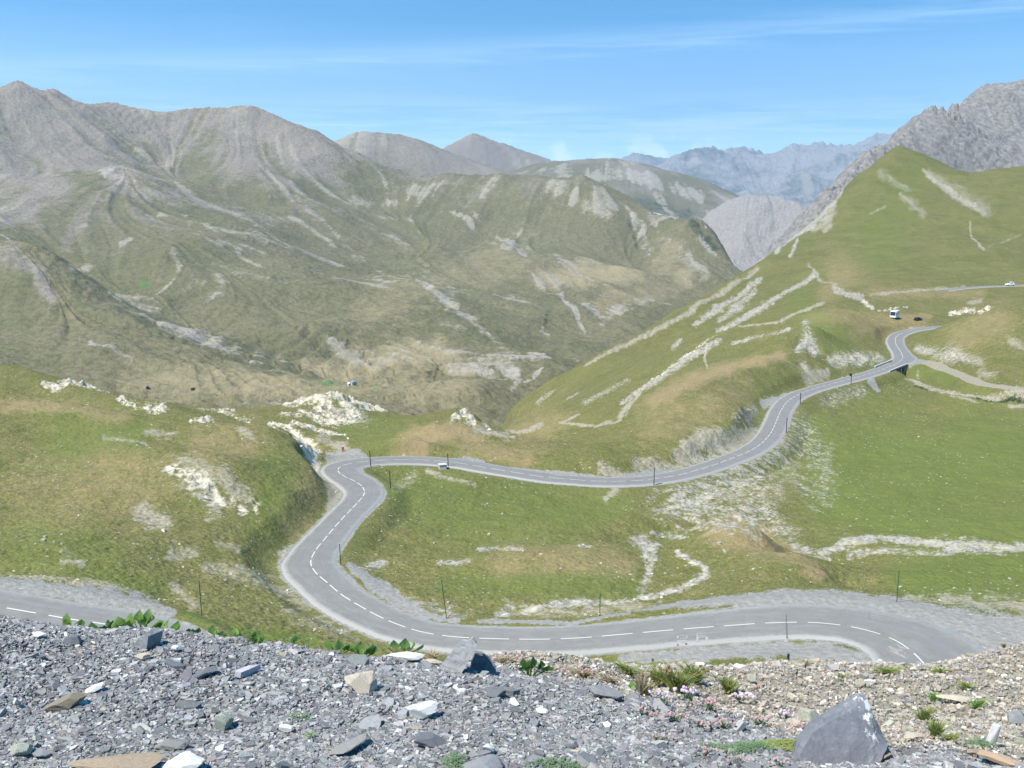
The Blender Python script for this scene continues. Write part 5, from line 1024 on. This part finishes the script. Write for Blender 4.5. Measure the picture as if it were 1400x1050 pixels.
stone(196, 901, 20, 12, 'beige', 'small pinkish stone at the foot of the upright slate block', 15, .5)
stone(276, 928, 42, 18, 'slate', 'flat grey slate slab propped over a dark gap left of centre', 16, .35, 15, -12, -8)
stone(305, 999, 26, 30, 'lichen', 'chunky yellowish white stone casting a shadow to its right', 17, .7, 20)
stone(493, 946, 42, 38, 'beige', 'large beige limestone block lying on the slate heap', 18, .65, -12, -6)
stone(577, 982, 42, 28, 'white', 'bright white stone in the middle of the slate heap', 19, .55, 15)
stone(476, 1030, 58, 26, 'striped', 'grey slab with a sloping front edge near the bottom centre', 20, .35, 22, -10)
stone(552, 904, 54, 16, 'white', 'flat bright white stone on the crest of the slate heap', 21, .5, 0, 2, y=3.72)
stone(590, 908, 28, 9, 'beige', 'small cream stone on the crest between the white stone and the tilted slate', 22, .5, y=3.7)
stone(232, 1025, 46, 18, 'striped', 'banded grey and tan block above the white slab', 25, .45, 5)
stone(246, 1056, 54, 30, 'white', 'white slab with a grey end at the bottom edge, right of the tan slab', 26, .4, 15, -10)
stone(588, 1021, 48, 24, 'slate', 'dark slate slab beside the low green herb near the bottom', 27, .4, -8, 6)
stone(26, 1034, 28, 24, 'lichen', 'greenish grey stone in the lower left corner', 28, .6)
stone(54, 1038, 30, 18, 'pale_slate', 'rounded flat grey stone beside the greenish stone', 29, .4)
stone(391, 1003, 20, 15, 'white', 'small round white stone below the grey green sprig', 30, .6)
stone(668, 1031, 16, 16, 'white', 'small white stone right of the dark slate slab', 31, .6)
stone(741, 975, 17, 9, 'white', 'small bright white chip on the right half of the heap', 32, .5, 0, 10)
stone(831, 955, 52, 20, 'pale_slate', 'pale blue grey slab at the right end of the crest', 33, .45, -8, 14)
stone(660, 1060, 66, 34, 'pale_slate', 'large blue grey slate piece cut off by the bottom edge at the centre', 35, .4, 10)
stone(676, 955, 34, 18, 'slate', 'medium slate piece above the middle of the heap', 36, .4, -8)
stone(1108, 987, 28, 24, 'lichen', 'pale stone behind the left shoulder of the big boulder', 37, .6, name='stone')
stone(1358, 1020, 16, 36, 'white', 'pointed white stone standing near the right edge', 38, .85, 0, 12)
stone(1372, 1046, 60, 20, 'orange', 'split orange sandstone slab at the lower right edge', 39, .4, -15, 12)
stone(1336, 1034, 24, 12, 'tan', 'rounded brown stone touching the orange slab', 40, .5)
stone(1394, 990, 30, 22, 'pale_slate', 'light grey stone cut by the right edge of the picture', 41, .5)
stone(1306, 960, 46, 16, 'beige', 'low pinkish brown stone half buried in the bank', 42, .45, -5, 8)
stone(53, 872, 18, 10, 'white', 'white stone near the left end of the crest', 43, .5)
stone(98, 881, 26, 16, 'slate', 'dark based slate lump under the first green leaf', 44, .55)
stone(238, 890, 13, 10, 'white', 'small cream stone right of the upright slate block', 45, .5)
stone(410, 893, 22, 8, 'pale_slate', 'small pale slate on the crest left of the leaf row', 46, .5)
stone(21, 965, 9, 14, 'white', 'small upright white chip near the left edge', 47, .7)
stone(1170, 905 + 60, 14, 8, 'beige', 'small cream stone on the bank above the boulder', 48, .5)
stone(1190, 935, 16, 9, 'white', 'small white stone high on the bank behind the boulder', 49, .5)
stone(1250, 1010, 26, 12, 'beige', 'flat cream stone in the earth right of the boulder', 50, .4, 10)
stone(1210, 1040, 22, 12, 'tan', 'small tan stone at the lower right foot of the boulder', 51, .5)

def plate(u, vb, y, outl, th, mat, label, lean=-.3, yaw=0.0):
    p = np.array(pt(u, vb, y)); d = p[1] * cp - p[2] * sp; k = d / F; r = np.random.default_rng(len(label))
    bm = bmesh.new(); n = len(outl)
    A = [bm.verts.new((a * k, lean * b * k, b * k)) for a, b in outl]; B = [bm.verts.new((a * .93 * k, lean * b * k + th, b * .95 * k)) for a, b in outl]
    bm.faces.new(A); bm.faces.new(B[::-1])
    for i in range(n): bm.faces.new((A[i], B[i], B[(i + 1) % n], A[(i + 1) % n]))
    bmesh.ops.recalc_face_normals(bm, faces=bm.faces); bmesh.ops.triangulate(bm, faces=bm.faces); bmesh.ops.subdivide_edges(bm, edges=bm.edges, cuts=4, use_grid_fill=True); bm.normal_update()
    for v in bm.verts:
        q = v.co / k / 12; v.co += v.normal * k * (.9 * float(ridged(q.x + q.y, q.z, 3, 8)) + .35 * float(perlin(q.x * 5, q.z * 5, 3)))
    me = bpy.data.meshes.new('slate_plate'); bm.to_mesh(me); bm.free(); me.materials.append(SM[mat]); o = bpy.data.objects.new('slate_plate', me); C.objects.link(o)
    o.location = p; o.rotation_euler = (0, 0, yaw); tag(o, label, 'stone', 'stones lying on the slate heap')
plate(627, 914, 3.6, [(-26, -6), (-24, 4), (-16, 14), (-6, 26), (0, 32), (12, 33), (16, 37), (23, 30), (19, 18), (10, 4), (4, -6)], .03, 'pale_slate', 'tilted slate slab standing up on the crest of the heap', .5, -.15)
plate(655, 916, 3.68, [(-14, -4), (-8, 12), (-3, 22), (8, 20), (18, 12), (24, 2), (24, -6)], .03, 'slate', 'smaller slate plate leaning behind the standing slab on the crest', .35, .25)
plate(184, 901, 3.42, [(-22, -4), (-19, 4), (-8, 12), (0, 26), (8, 35), (17, 32), (18, 18), (13, 6), (8, -4)], .07, 'slate', 'upright slate block with a dark right face below the green leaves', .35, -.5)

# the big boulder, shaped from its outline
def boulder():
    p = fg_hit(1150, 1050); p = np.array(pt(1150, 1052, 2.75)); d = p[1] * cp - p[2] * sp; k = d / F
    outl = [(-64, -4), (-60, 24), (-50, 44), (-34, 62), (-8, 79), (20, 93), (40, 106), (50, 103), (57, 82), (62, 54), (72, 36), (67, 20), (54, 2), (40, -14), (10, -16), (-34, -16)]
    bm = bmesh.new(); rings = []
    for t_, sc1, dx, dz in ((0, .90, 0, 0), (.02, .97, 0, 0), (.05, 1, 0, 0), (.09, .96, 1, -4), (.14, .86, 3, -12), (.19, .68, 6, -20), (.23, .42, 8, -24)):
        ring = []
        for i, (a, b) in enumerate(outl):
            jx = 1 + .05 * math.sin(i * 2.7 + t_ * 40)
            ring.append(bm.verts.new(((a * sc1 * jx + dx) * k, t_ * .62 + (b / 108.0) * .11, (b * sc1 + dz) * k * .78)))
        rings.append(ring)
    n = len(outl)
    for A, B in zip(rings[:-1], rings[1:]):
        for i in range(n): bm.faces.new((A[i], A[(i + 1) % n], B[(i + 1) % n], B[i]))
    bm.faces.new(rings[0][::-1]); bm.faces.new(rings[-1])
    bmesh.ops.recalc_face_normals(bm, faces=bm.faces); bmesh.ops.triangulate(bm, faces=bm.faces)
    bmesh.ops.subdivide_edges(bm, edges=bm.edges, cuts=5, use_grid_fill=True)
    bm.normal_update()
    for v in bm.verts:
        x, y, z = v.co / k / 40
        v.co += v.normal * k * (1.6 * float(ridged(x * .9 + y, z * .9 - y, 3, 5)) + .9 * float(perlin(x * 5 + y * 3, z * 5, 7)))
    me = bpy.data.meshes.new('boulder'); bm.to_mesh(me); bm.free()
    co = np.array([v.co[:] for v in me.vertices]) / k
    vein = np.clip(1.3 - np.hypot((co[:, 0] - 40) / 14, (co[:, 2] - 92) / 17), 0, 1); vein = np.maximum(vein, np.clip(1.25 - np.abs(co[:, 0] - 40 - (70 - co[:, 2]) * .55) / 20, 0, 1) * sstep(25, 42, co[:, 2]) * .8)
    vein = np.maximum(vein, np.clip(1 - np.abs(co[:, 2] - 62 - .15 * co[:, 0]) / 3, 0, 1) * (co[:, 0] < -12) * .6)
    a = me.attributes.new('vein', 'FLOAT', 'POINT'); a.data.foreach_set('value', vein.astype(np.float32))
    me.materials.append(stone_mat('veined_slate', (.125, .13, .145), (.175, .18, .195), (.75, .74, .72), 9))
    o = bpy.data.objects.new('boulder', me); C.objects.link(o); o.location = (p[0], p[1], p[2] - .01)
    tag(o, 'big dark blue grey slate boulder with white quartz streaks at the lower right', 'boulder')
boulder()

# plants
def leafmat(name, c, c2):
    m, t = new_mat(name); g = t.n('ShaderNodeNewGeometry').outputs['Position']
    b = t.out(t.mix(t.ramp(t.noise(g, 25, 3, .6), .35, .65), c, c2), .55, spec=.3)
    tr = t.n('ShaderNodeBsdfTranslucent'); tr.inputs['Color'].default_value = (*[min(1, q * 1.6) for q in c2], 1); mx = t.n('ShaderNodeMixShader'); mx.inputs[0].default_value = .35
    o = [n for n in t.t.nodes if n.type == 'OUTPUT_MATERIAL'][0]; t.link(b.outputs[0], mx.inputs[1]); t.link(tr.outputs[0], mx.inputs[2]); t.link(mx.outputs[0], o.inputs[0]); return m
LM = {'leaf': leafmat('broad_leaf', (.14, .25, .05), (.26, .38, .11)), 'dark': leafmat('dark_leaf', (.06, .14, .03), (.10, .20, .05)), 'grass': leafmat('grass_blade', (.19, .24, .06), (.32, .34, .12)), 'mat': leafmat('herb_mat', (.13, .21, .10), (.22, .30, .16)), 'straw': leafmat('straw', (.34, .28, .16), (.45, .38, .24)), 'pink': leafmat('pink_calyx', (.42, .29, .27), (.58, .43, .42)), 'lilac': leafmat('lilac_flower', (.60, .42, .55), (.78, .62, .72)), 'brown': leafmat('brown_seed_head', (.24, .15, .09), (.36, .25, .14))}
def broad_plant(u, v, y, leaves, label, mat='leaf', seed=0):
    """leaves: list of (du, dv, w, h, lean) in centimetre-ish pixels around the base"""
    r = np.random.default_rng(seed + 900); p = pt(u, v, y); d = p[1] * cp - p[2] * sp; k = d / F
    e = empty('leafy_plant', (p[0], p[1] - .05, p[2] + .046)); k *= 1.0; leaves = list(leaves) + [(du + r.normal(0, 5), dv + r.uniform(0, 5), w * r.uniform(.7, 1), h * r.uniform(.55, .9), lean + r.normal(0, .5)) for (du, dv, w, h, lean) in leaves for _ in (0,)]; tag(e, label, 'plant', 'broad leaved plants along the crest of the heap')
    for (du, dv, w, h, lean) in leaves:
        V = []; Fc = []
        prof = [(0, .10), (.12, .62), (.3, 1.0), (.5, .92), (.7, .62), (.87, .28), (1, .02)]
        tw = r.normal(0, .5); back = r.uniform(-.35, .15)
        for (a, b) in prof:
            for sgn in (-1, 0, 1):
                lx = sgn * b * w / 2 * (1 + r.normal(0, .06)); ly = -abs(sgn) * .22 * w * b + back * h * a * a; lz = a * h - (.06 * h if sgn else 0) + (0.0 if a else (-.12 * h if sgn else 0))
                x2 = lx * math.cos(tw) - ly * math.sin(tw) + lean * a * h; y2 = lx * math.sin(tw) + ly * math.cos(tw)
                V.append(((x2 + du) * k, y2 * k, (lz - dv) * k))
        for i in range(len(prof) - 1):
            for j in (0, 1): Fc.append((3 * i + j, 3 * i + j + 1, 3 * i + 4 + j, 3 * i + 3 + j))
        lf = poly_mesh('leaf', V, Fc, LM[mat], e, smooth=True)
    s = MB()
    for (du, dv, w, h, lean) in leaves: s.tube((du * k * .3, 0, -12 * k), (du * k, 0, -dv * k), .8 * k, .6 * k, 5)
    s.build('stem', LM[mat], e)
broad_plant(106, 860, 3.9, [(-2, 0, 16, 16, -.2), (9, 2, 14, 9, .6)], 'single toothed green leaf clump against the left road', seed=1)
broad_plant(145, 866, 3.88, [(-6, 2, 14, 11, -.5), (4, 3, 16, 8, .2), (14, 1, 12, 13, .3)], 'low dark green leaf clump on the crest, left of the tallest plant', seed=2, mat='dark')
broad_plant(168, 864, 3.88, [(-2, 0, 20, 17, .1), (12, -1, 16, 14, .5)], 'folded green leaf standing on the crest beside the tallest plant', seed=3)
broad_plant(203, 864, 3.9, [(-12, -6, 15, 14, -.3), (-4, -10, 15, 16, .1), (6, -9, 15, 18, .2), (14, 0, 20, 11, .7), (-16, 1, 14, 10, -.5), (2, -4, 17, 12, 0), (22, 1, 16, 8, .8)], 'tallest bright green leafy plant on the crest above the upright slate', seed=4)
broad_plant(240, 867, 3.88, [(-4, 0, 16, 15, .1), (6, 1, 13, 14, .4)], 'pointed green leaf pair on the crest right of the tallest plant', seed=5)
broad_plant(270, 872, 3.85, [(-3, 0, 12, 7, -.3), (6, 0, 10, 9, .4)], 'very small dark leaf sprig on the crest', seed=6, mat='dark')
broad_plant(301, 873, 3.83, [(-3, 0, 14, 13, 0), (6, 2, 12, 7, .5)], 'small green leaf pair in front of the left road edge', seed=7)
broad_plant(327, 874, 3.83, [(0, 0, 15, 9, .2)], 'single small green leaf on the crest near the end of the left road', seed=8)
broad_plant(360, 884, 3.75, [(-4, -6, 12, 10, -.1), (-6, 2, 16, 10, -.4), (6, 3, 18, 10, .3), (0, 1, 14, 12, 0)], 'round low green leaf clump on the slate below the verge', seed=9)
broad_plant(406, 884, 3.8, [(0, 0, 12, 11, 0)], 'lone small leaf on the crest above the slate', seed=10)
broad_plant(460, 893, 3.8, [(-6, 0, 14, 13, -.2), (5, 1, 15, 14, .1), (16, 2, 14, 8, .5)], 'green leaf trio at the left end of the leaf row', seed=11)
broad_plant(495, 897, 3.8, [(-8, 0, 16, 13, -.3), (2, 0, 16, 17, .1), (12, 1, 16, 14, .3), (18, 2, 12, 12, .3)], 'wide green leaf clump in the middle of the leaf row', seed=12)
broad_plant(550, 892, 3.85, [(-6, 0, 14, 13, -.2), (6, 0, 16, 16, .1), (14, 2, 10, 12, .2)], 'green leaves rising behind the flat white stone', seed=13)
broad_plant(724, 920, 3.85, [(-6, -2, 12, 14, -.2), (3, -2, 12, 17, 0), (12, 0, 14, 12, .3), (20, 3, 14, 9, .7), (-2, 2, 14, 9, -.3)], 'dark green tufted plant on the crest right of the standing slates', seed=14, mat='dark')
broad_plant(862, 948, 4.1, [(0, 0, 10, 14, 0), (6, 0, 8, 8, .3)], 'small bright leaf beside the pale slab at the end of the crest', seed=15)

def tuft(u, v, wpx, hpx, n, mat, label, name='grass_tuft', seed=0, heads=None, nh=0, y=None, lay=.6):
    r = np.random.default_rng(seed + 500); p = np.array(pt(u, v, y)) if y else fg_hit(u, v); d = p[1] * cp - p[2] * sp; k = d / F
    e = empty(name, tuple(p)); tag(e, label, 'plant'); V = []; Fc = []; tips = []
    for i in range(n):
        bx, by = r.normal(0, min(wpx, 24) * .10, 2) * k; by *= 1.2; h = hpx * k * r.uniform(.45, 1.05); lx, ly = r.normal(0, lay, 2) * h * .45; ox = r.normal(0, wpx * .22, 2) * k; lx += ox[0]; ly += ox[1] * .8; w_ = max(.0016, 1.1 * k)
        b = len(V); a = r.uniform(0, 6.28); cx, cy = math.cos(a) * w_, math.sin(a) * w_; z0 = float(fg_z(p[0] + bx, p[1] + by)[0]) - p[2] if y is None else 0
        z1 = (float(fg_z(p[0] + bx + lx, p[1] + by + ly)[0]) - p[2] if y is None else 0) + h; zm = (z0 + z1) / 2 + .12 * h
        V += [(bx - cx, by - cy, z0 - .005), (bx + cx, by + cy, z0 - .005), (bx + lx * .45 + cx * .8, by + ly * .45 + cy * .8, zm), (bx + lx * .45 - cx * .8, by + ly * .45 - cy * .8, zm), (bx + lx, by + ly, z1)]
        Fc += [(b, b + 1, b + 2, b + 3), (b + 3, b + 2, b + 4)]; tips.append((bx + lx, by + ly, z1))
    poly_mesh('blades', V, Fc, LM[mat], e)
    if heads:
        bm = bmesh.new(); bmesh.ops.create_icosphere(bm, subdivisions=1, radius=1)
        for q in bm.verts: q.co *= 1 + r.normal(0, .12)
        me = bpy.data.meshes.new('flower_head'); bm.to_mesh(me); bm.free(); me.materials.append(LM[heads])
        for i in range(nh):
            o = bpy.data.objects.new('flower_head', me); C.objects.link(o); o.parent = e; tx = tips[i % len(tips)]; s_ = r.uniform(1.7, 2.9) * k; o.location = tx; o.scale = (s_, s_, s_ * r.uniform(.8, 1.5)); o.rotation_euler = tuple(r.uniform(0, 3, 3))
    return e
def mat_plant(u, v, wpx, hpx, n, mat, label, seed=0):
    r = np.random.default_rng(seed + 700); p = fg_hit(u, v); d = p[1] * cp - p[2] * sp; k = d / F
    e = empty('herb_cushion', tuple(p)); tag(e, label, 'plant'); V = []; Fc = []
    for i in range(n):
        a, q = r.uniform(0, 6.28), math.sqrt(r.uniform(0, 1)) * (1 + .25 * math.sin(3 * i)); bx = math.cos(a) * q * wpx / 2 * k; by = math.sin(a) * q * hpx * k * .95
        z0 = float(fg_z(p[0] + bx, p[1] + by)[0]) - p[2] + r.uniform(.1, 1) * 7 * k * (1.1 - min(q, 1)) + .002; s_ = r.uniform(1.3, 2.8) * k; yaw = r.uniform(0, 6.28); tl = r.uniform(-.2, .9)
        c, s2_ = math.cos(yaw), math.sin(yaw); b = len(V)
        V += [(bx, by, z0), (bx + s_ * (c - .45 * s2_), by + s_ * (s2_ + .45 * c), z0 + s_ * tl * .6), (bx + 2 * s_ * c, by + 2 * s_ * s2_, z0 + s_ * tl), (bx + s_ * (c + .45 * s2_), by + s_ * (s2_ - .45 * c), z0 + s_ * tl * .6)]
        Fc.append((b, b + 1, b + 2, b + 3))
    poly_mesh('foliage', V, Fc, LM[mat], e)
mat_plant(1015, 1024, 95, 32, 1500, 'mat', 'grey green herb cushion left of the boulder below the pink seed heads', 1)
mat_plant(1070, 1020, 60, 34, 900, 'grass', 'yellow green bushy cushion touching the left side of the boulder', 2)
mat_plant(622, 1045, 36, 26, 420, 'mat', 'small green herb clump beside the dark slate at the bottom centre', 3)
mat_plant(760, 1048, 80, 16, 520, 'mat', 'flat green herb mat along the bottom edge, right of centre', 4)
mat_plant(410, 982, 34, 10, 120, 'mat', 'sparse grey green sprig above the small round white stone', 5)
mat_plant(1338, 1018, 36, 22, 300, 'mat', 'blue green feathery clump left of the pointed white stone', 6)
mat_plant(423, 1008, 10, 6, 40, 'leaf', 'tiny green seedling on the slate below the sprig', 7)
tuft(925, 948, 56, 36, 360, 'grass', 'tall green grass clump with brown seed heads above the pink flowers', seed=1, heads='brown', nh=14)
tuft(948, 936, 44, 30, 200, 'grass', 'second tall grass clump just right of the tallest one', seed=21, heads='brown', nh=9)
tuft(902, 936, 44, 26, 180, 'grass', 'green grass clump just left of the tallest one', seed=22, heads='brown', nh=6)
tuft(832, 934, 50, 14, 120, 'straw', 'low straw coloured fringe at the right end of the crest', seed=23, name='dry_stalks')
tuft(880, 950, 44, 28, 120, 'straw', 'straw coloured dry stalks at the right end of the crest', seed=2, heads='brown', nh=8, name='dry_stalks')
tuft(995, 946, 26, 26, 120, 'grass', 'compact spiky green tuft on the bank right of the tall grass clump', seed=3, lay=1)
tuft(1262, 985, 36, 22, 110, 'grass', 'green tuft right of the boulder top', seed=4, lay=1)
tuft(1278, 1006, 36, 26, 130, 'grass', 'yellow green tuft lower down beside the boulder', seed=5, lay=1)
tuft(1300, 1012, 40, 10, 70, 'grass', 'low spreading grass tuft beside the flat cream stone', seed=17, lay=1.2)
tuft(1335, 968, 34, 14, 90, 'leaf', 'fresh green tuft under the pinkish brown stone', seed=6, lay=1.2)
tuft(1276, 956, 26, 10, 60, 'leaf', 'small pair of green tufts in the middle of the bank', seed=7, lay=1.2)
tuft(1320, 940, 40, 8, 60, 'grass', 'thin low green tuft high on the right bank', seed=8, lay=1.2)
tuft(1150, 928, 20, 8, 40, 'grass', 'tiny tuft on the bank above the boulder', seed=9, lay=1.2)
tuft(1215, 920, 70, 8, 120, 'grass', 'row of low grass on the lip of the bank against the road', seed=10, lay=1.2)
tuft(1285, 920, 50, 8, 90, 'grass', 'second row of low grass on the lip under the last road dash', seed=11, lay=1.2)
tuft(1100, 912, 34, 12, 60, 'straw', 'reddish dry tuft on the lip of the bank', seed=12, name='dry_stalks')
tuft(690, 905, 70, 10, 90, 'straw', 'pinkish dry stalks behind the standing slates', seed=13, name='dry_stalks', heads='pink', nh=12)
tuft(590, 899, 40, 10, 60, 'straw', 'dry stalks between the white crest stone and the standing slab', seed=14, name='dry_stalks', y=4.3)
tuft(800, 925, 70, 12, 130, 'straw', 'dry reddish stalks behind the right end of the crest', seed=15, name='dry_stalks', heads='pink', nh=16)
tuft(860, 922, 60, 14, 160, 'grass', 'pale green grass behind the right end of the crest', seed=16)
spots = [(905, 962, 40, 20, 'lilac', 'lilac flower cluster at the foot of the tall grass clump'), (940, 958, 40, 22, 'lilac', 'lilac flower cluster right of the tall grass clump'), (968, 968, 40, 16, 'pink', 'pink and lilac heads above the herb cushion'), (1010, 958, 40, 10, 'lilac', 'scattered lilac heads on the bank edge'),
         (925, 985, 44, 10, 'pink', 'pink seed heads lying on slate below the lilac flowers'), (955, 992, 40, 8, 'pink', 'pair of fat pink seed heads on the slate'), (990, 992, 44, 8, 'pink', 'pink seed heads at the upper edge of the herb cushion'), (1040, 990, 46, 10, 'pink', 'pink seed heads between the cushion and the boulder'), (1075, 985, 40, 16, 'lilac', 'lilac pink cluster in front of the pale stone by the boulder'), (1098, 1000, 36, 10, 'pink', 'pink heads touching the left edge of the boulder'),
         (900, 1012, 40, 8, 'pink', 'few pink seed heads among stones near the lower edge'), (965, 1030, 46, 8, 'pink', 'pink seed heads below the herb cushion'), (1065, 1046, 46, 8, 'pink', 'pink seed heads at the bottom edge left of the boulder'), (1010, 1042, 30, 8, 'pink', 'small pink heads under the middle of the cushion'), (880, 975, 30, 8, 'pink', 'single pink heads at the left border of the flowers')]
for i, (u, v, w_, h_, c_, lab) in enumerate(spots):
    e = tuft(u, v, w_, h_, 16, 'mat', lab, name='flowering_plant', seed=40 + i, heads=c_, nh=12); e['group'] = 'pink and lilac flowering plants left of the boulder'
fg_stub(1075, 911, 893, 6.9, 'short dark stake leaning on the lip of the bank in front of the road', 'stake', .12)
fg_stub(1370, 903, 880, 7.2, 'short stake with a tan sleeve at the right end of the lip', 'stake', 0, True)

# ---------------------------------------------------------------- air, sky, sun, camera
def haze():
    x0, x1, y0, y1, z0, z1 = -14000, 14000, -60, 32000, -2300, 2600
    o = MB().box(((x0 + x1) / 2, (y0 + y1) / 2, (z0 + z1) / 2), (x1 - x0, y1 - y0, z1 - z0)).build('haze', None or simple('x', (1, 1, 1)))
    m = bpy.data.materials.new('haze'); m.use_nodes = True; nt = m.node_tree; nt.nodes.clear()
    pv = nt.nodes.new('ShaderNodeVolumePrincipled'); pv.inputs['Color'].default_value = (.64, .80, 1, 1); pv.inputs['Density'].default_value = HAZE; pv.inputs['Anisotropy'].default_value = .2
    out = nt.nodes.new('ShaderNodeOutputMaterial'); nt.links.new(pv.outputs[0], out.inputs['Volume'])
    o.data.materials.clear(); o.data.materials.append(m); o['kind'] = 'stuff'
HAZE = 4.3e-5
haze()
SUN_EL, SUN_AZ = math.radians(57), math.radians(-126)    # azimuth from +y, clockwise
sx, sy, sz = math.sin(SUN_AZ) * math.cos(SUN_EL), math.cos(SUN_AZ) * math.cos(SUN_EL), math.sin(SUN_EL)
ld = bpy.data.lights.new('sun', 'SUN'); ld.energy = 4.75; ld.angle = math.radians(.53); ld.color = (1, .945, .85)
lo = bpy.data.objects.new('sun', ld); C.objects.link(lo); lo.rotation_euler = Vector((sx, sy, sz)).to_track_quat('Z', 'Y').to_euler()
w = bpy.data.worlds.new('World'); bpy.context.scene.world = w; w.use_nodes = True
nt = w.node_tree; nt.nodes.clear()
class WN(NT):
    def __init__(self, t): self.t = t
t = WN(nt)
sky = t.n('ShaderNodeTexSky', sky_type='NISHITA'); sky.sun_disc = False; tcg = t.n('ShaderNodeTexCoord').outputs['Generated']; vs_ = t.n('ShaderNodeVectorMath', operation='NORMALIZE'); t.link(t.vmul(tcg, (1, 1, 2.6)), vs_.inputs[0]); t.link(vs_.outputs[0], sky.inputs[0]); sky.sun_elevation = SUN_EL; sky.sun_rotation = SUN_AZ
sky.altitude = 2600; sky.air_density = 1.0; sky.dust_density = .6; sky.ozone_density = 2.0
d = t.n('ShaderNodeTexCoord').outputs['Generated']
mp = t.n('ShaderNodeMapping'); t.link(d, mp.inputs[0]); mp.inputs['Rotation'].default_value = (0, math.radians(-5.5), 0); mp.inputs['Scale'].default_value = (1.6, 1.0, 26)
wisps = t.ramp(t.noise(mp.outputs[0], 1.7, 7, .62, .5), .50, .80)
mp2 = t.n('ShaderNodeMapping'); t.link(d, mp2.inputs[0]); mp2.inputs['Rotation'].default_value = (0, math.radians(-6), 0); mp2.inputs['Scale'].default_value = (3, 3, 60)
fine = t.noise(mp2.outputs[0], 2.2, 6, .65, .3)
sep = t.n('ShaderNodeSeparateXYZ'); t.link(d, sep.inputs[0])
# a long faint band climbing to the right
line = t.math('SUBTRACT', sep.outputs['Z'], t.math('MULTIPLY_ADD', sep.outputs['X'], .063, .124))
band = t.math('MULTIPLY', t.ramp(t.math('ABSOLUTE', t.math('ADD', line, t.math('MULTIPLY', t.math('SUBTRACT', fine, .5), .03))), .016, .0), t.ramp(fine, .35, .6))
low = t.math('MULTIPLY', t.ramp(t.math('ABSOLUTE', t.math('SUBTRACT', sep.outputs['Z'], .055)), .035, 0), t.ramp(fine, .4, .62))
puff_n = t.noise(d, 34, 5, .6); puffs = t.math('MULTIPLY', t.ramp(puff_n, .50, .60), t.math('MULTIPLY', t.ramp(t.math('ABSOLUTE', t.math('SUBTRACT', sep.outputs['Z'], .026)), .024, .004), t.ramp(t.math('ABSOLUTE', t.math('SUBTRACT', sep.outputs['X'], .09)), .15, .05)))
cl = t.math('ADD', t.math('MULTIPLY', wisps, .04), t.math('ADD', t.math('MULTIPLY', band, .15), t.math('MULTIPLY', low, .26)))
cl = t.math('ADD', cl, t.math('MULTIPLY', t.ramp(sep.outputs['Z'], .15, .0), .30))
cl = t.math('ADD', cl, t.math('MULTIPLY', puffs, .42), clamp=True)
hs = t.n('ShaderNodeHueSaturation'); hs.inputs['Saturation'].default_value = 1.56; hs.inputs['Value'].default_value = 1.26; hs.inputs['Hue'].default_value = .482; t.link(sky.outputs[0], hs.inputs['Color'])
col = t.mix(cl, hs.outputs[0], (8.2, 9.9, 10.8))
bg = t.n('ShaderNodeBackground'); bg.inputs['Strength'].default_value = .15; t.link(col, bg.inputs['Color'])
ow = t.n('ShaderNodeOutputWorld'); t.link(bg.outputs[0], ow.inputs[0])

cam = bpy.data.cameras.new('camera'); co = bpy.data.objects.new('camera', cam); C.objects.link(co)
cam.sensor_width = 36; cam.lens = 36.0; cam.clip_start = .05; cam.clip_end = 80000
co.rotation_euler = (math.radians(90) - PITCH, 0, 0)
sc_ = bpy.context.scene; sc_.camera = co
sc_.view_settings.view_transform = 'Standard'; sc_.view_settings.look = 'None'; sc_.view_settings.exposure = 0.62; sc_.view_settings.gamma = 1
sc_.render.engine = 'CYCLES'; sc_.cycles.volume_bounces = 0; sc_.cycles.max_bounces = 4; sc_.cycles.use_denoising = True; sc_.cycles.denoiser = 'OPENIMAGEDENOISE'
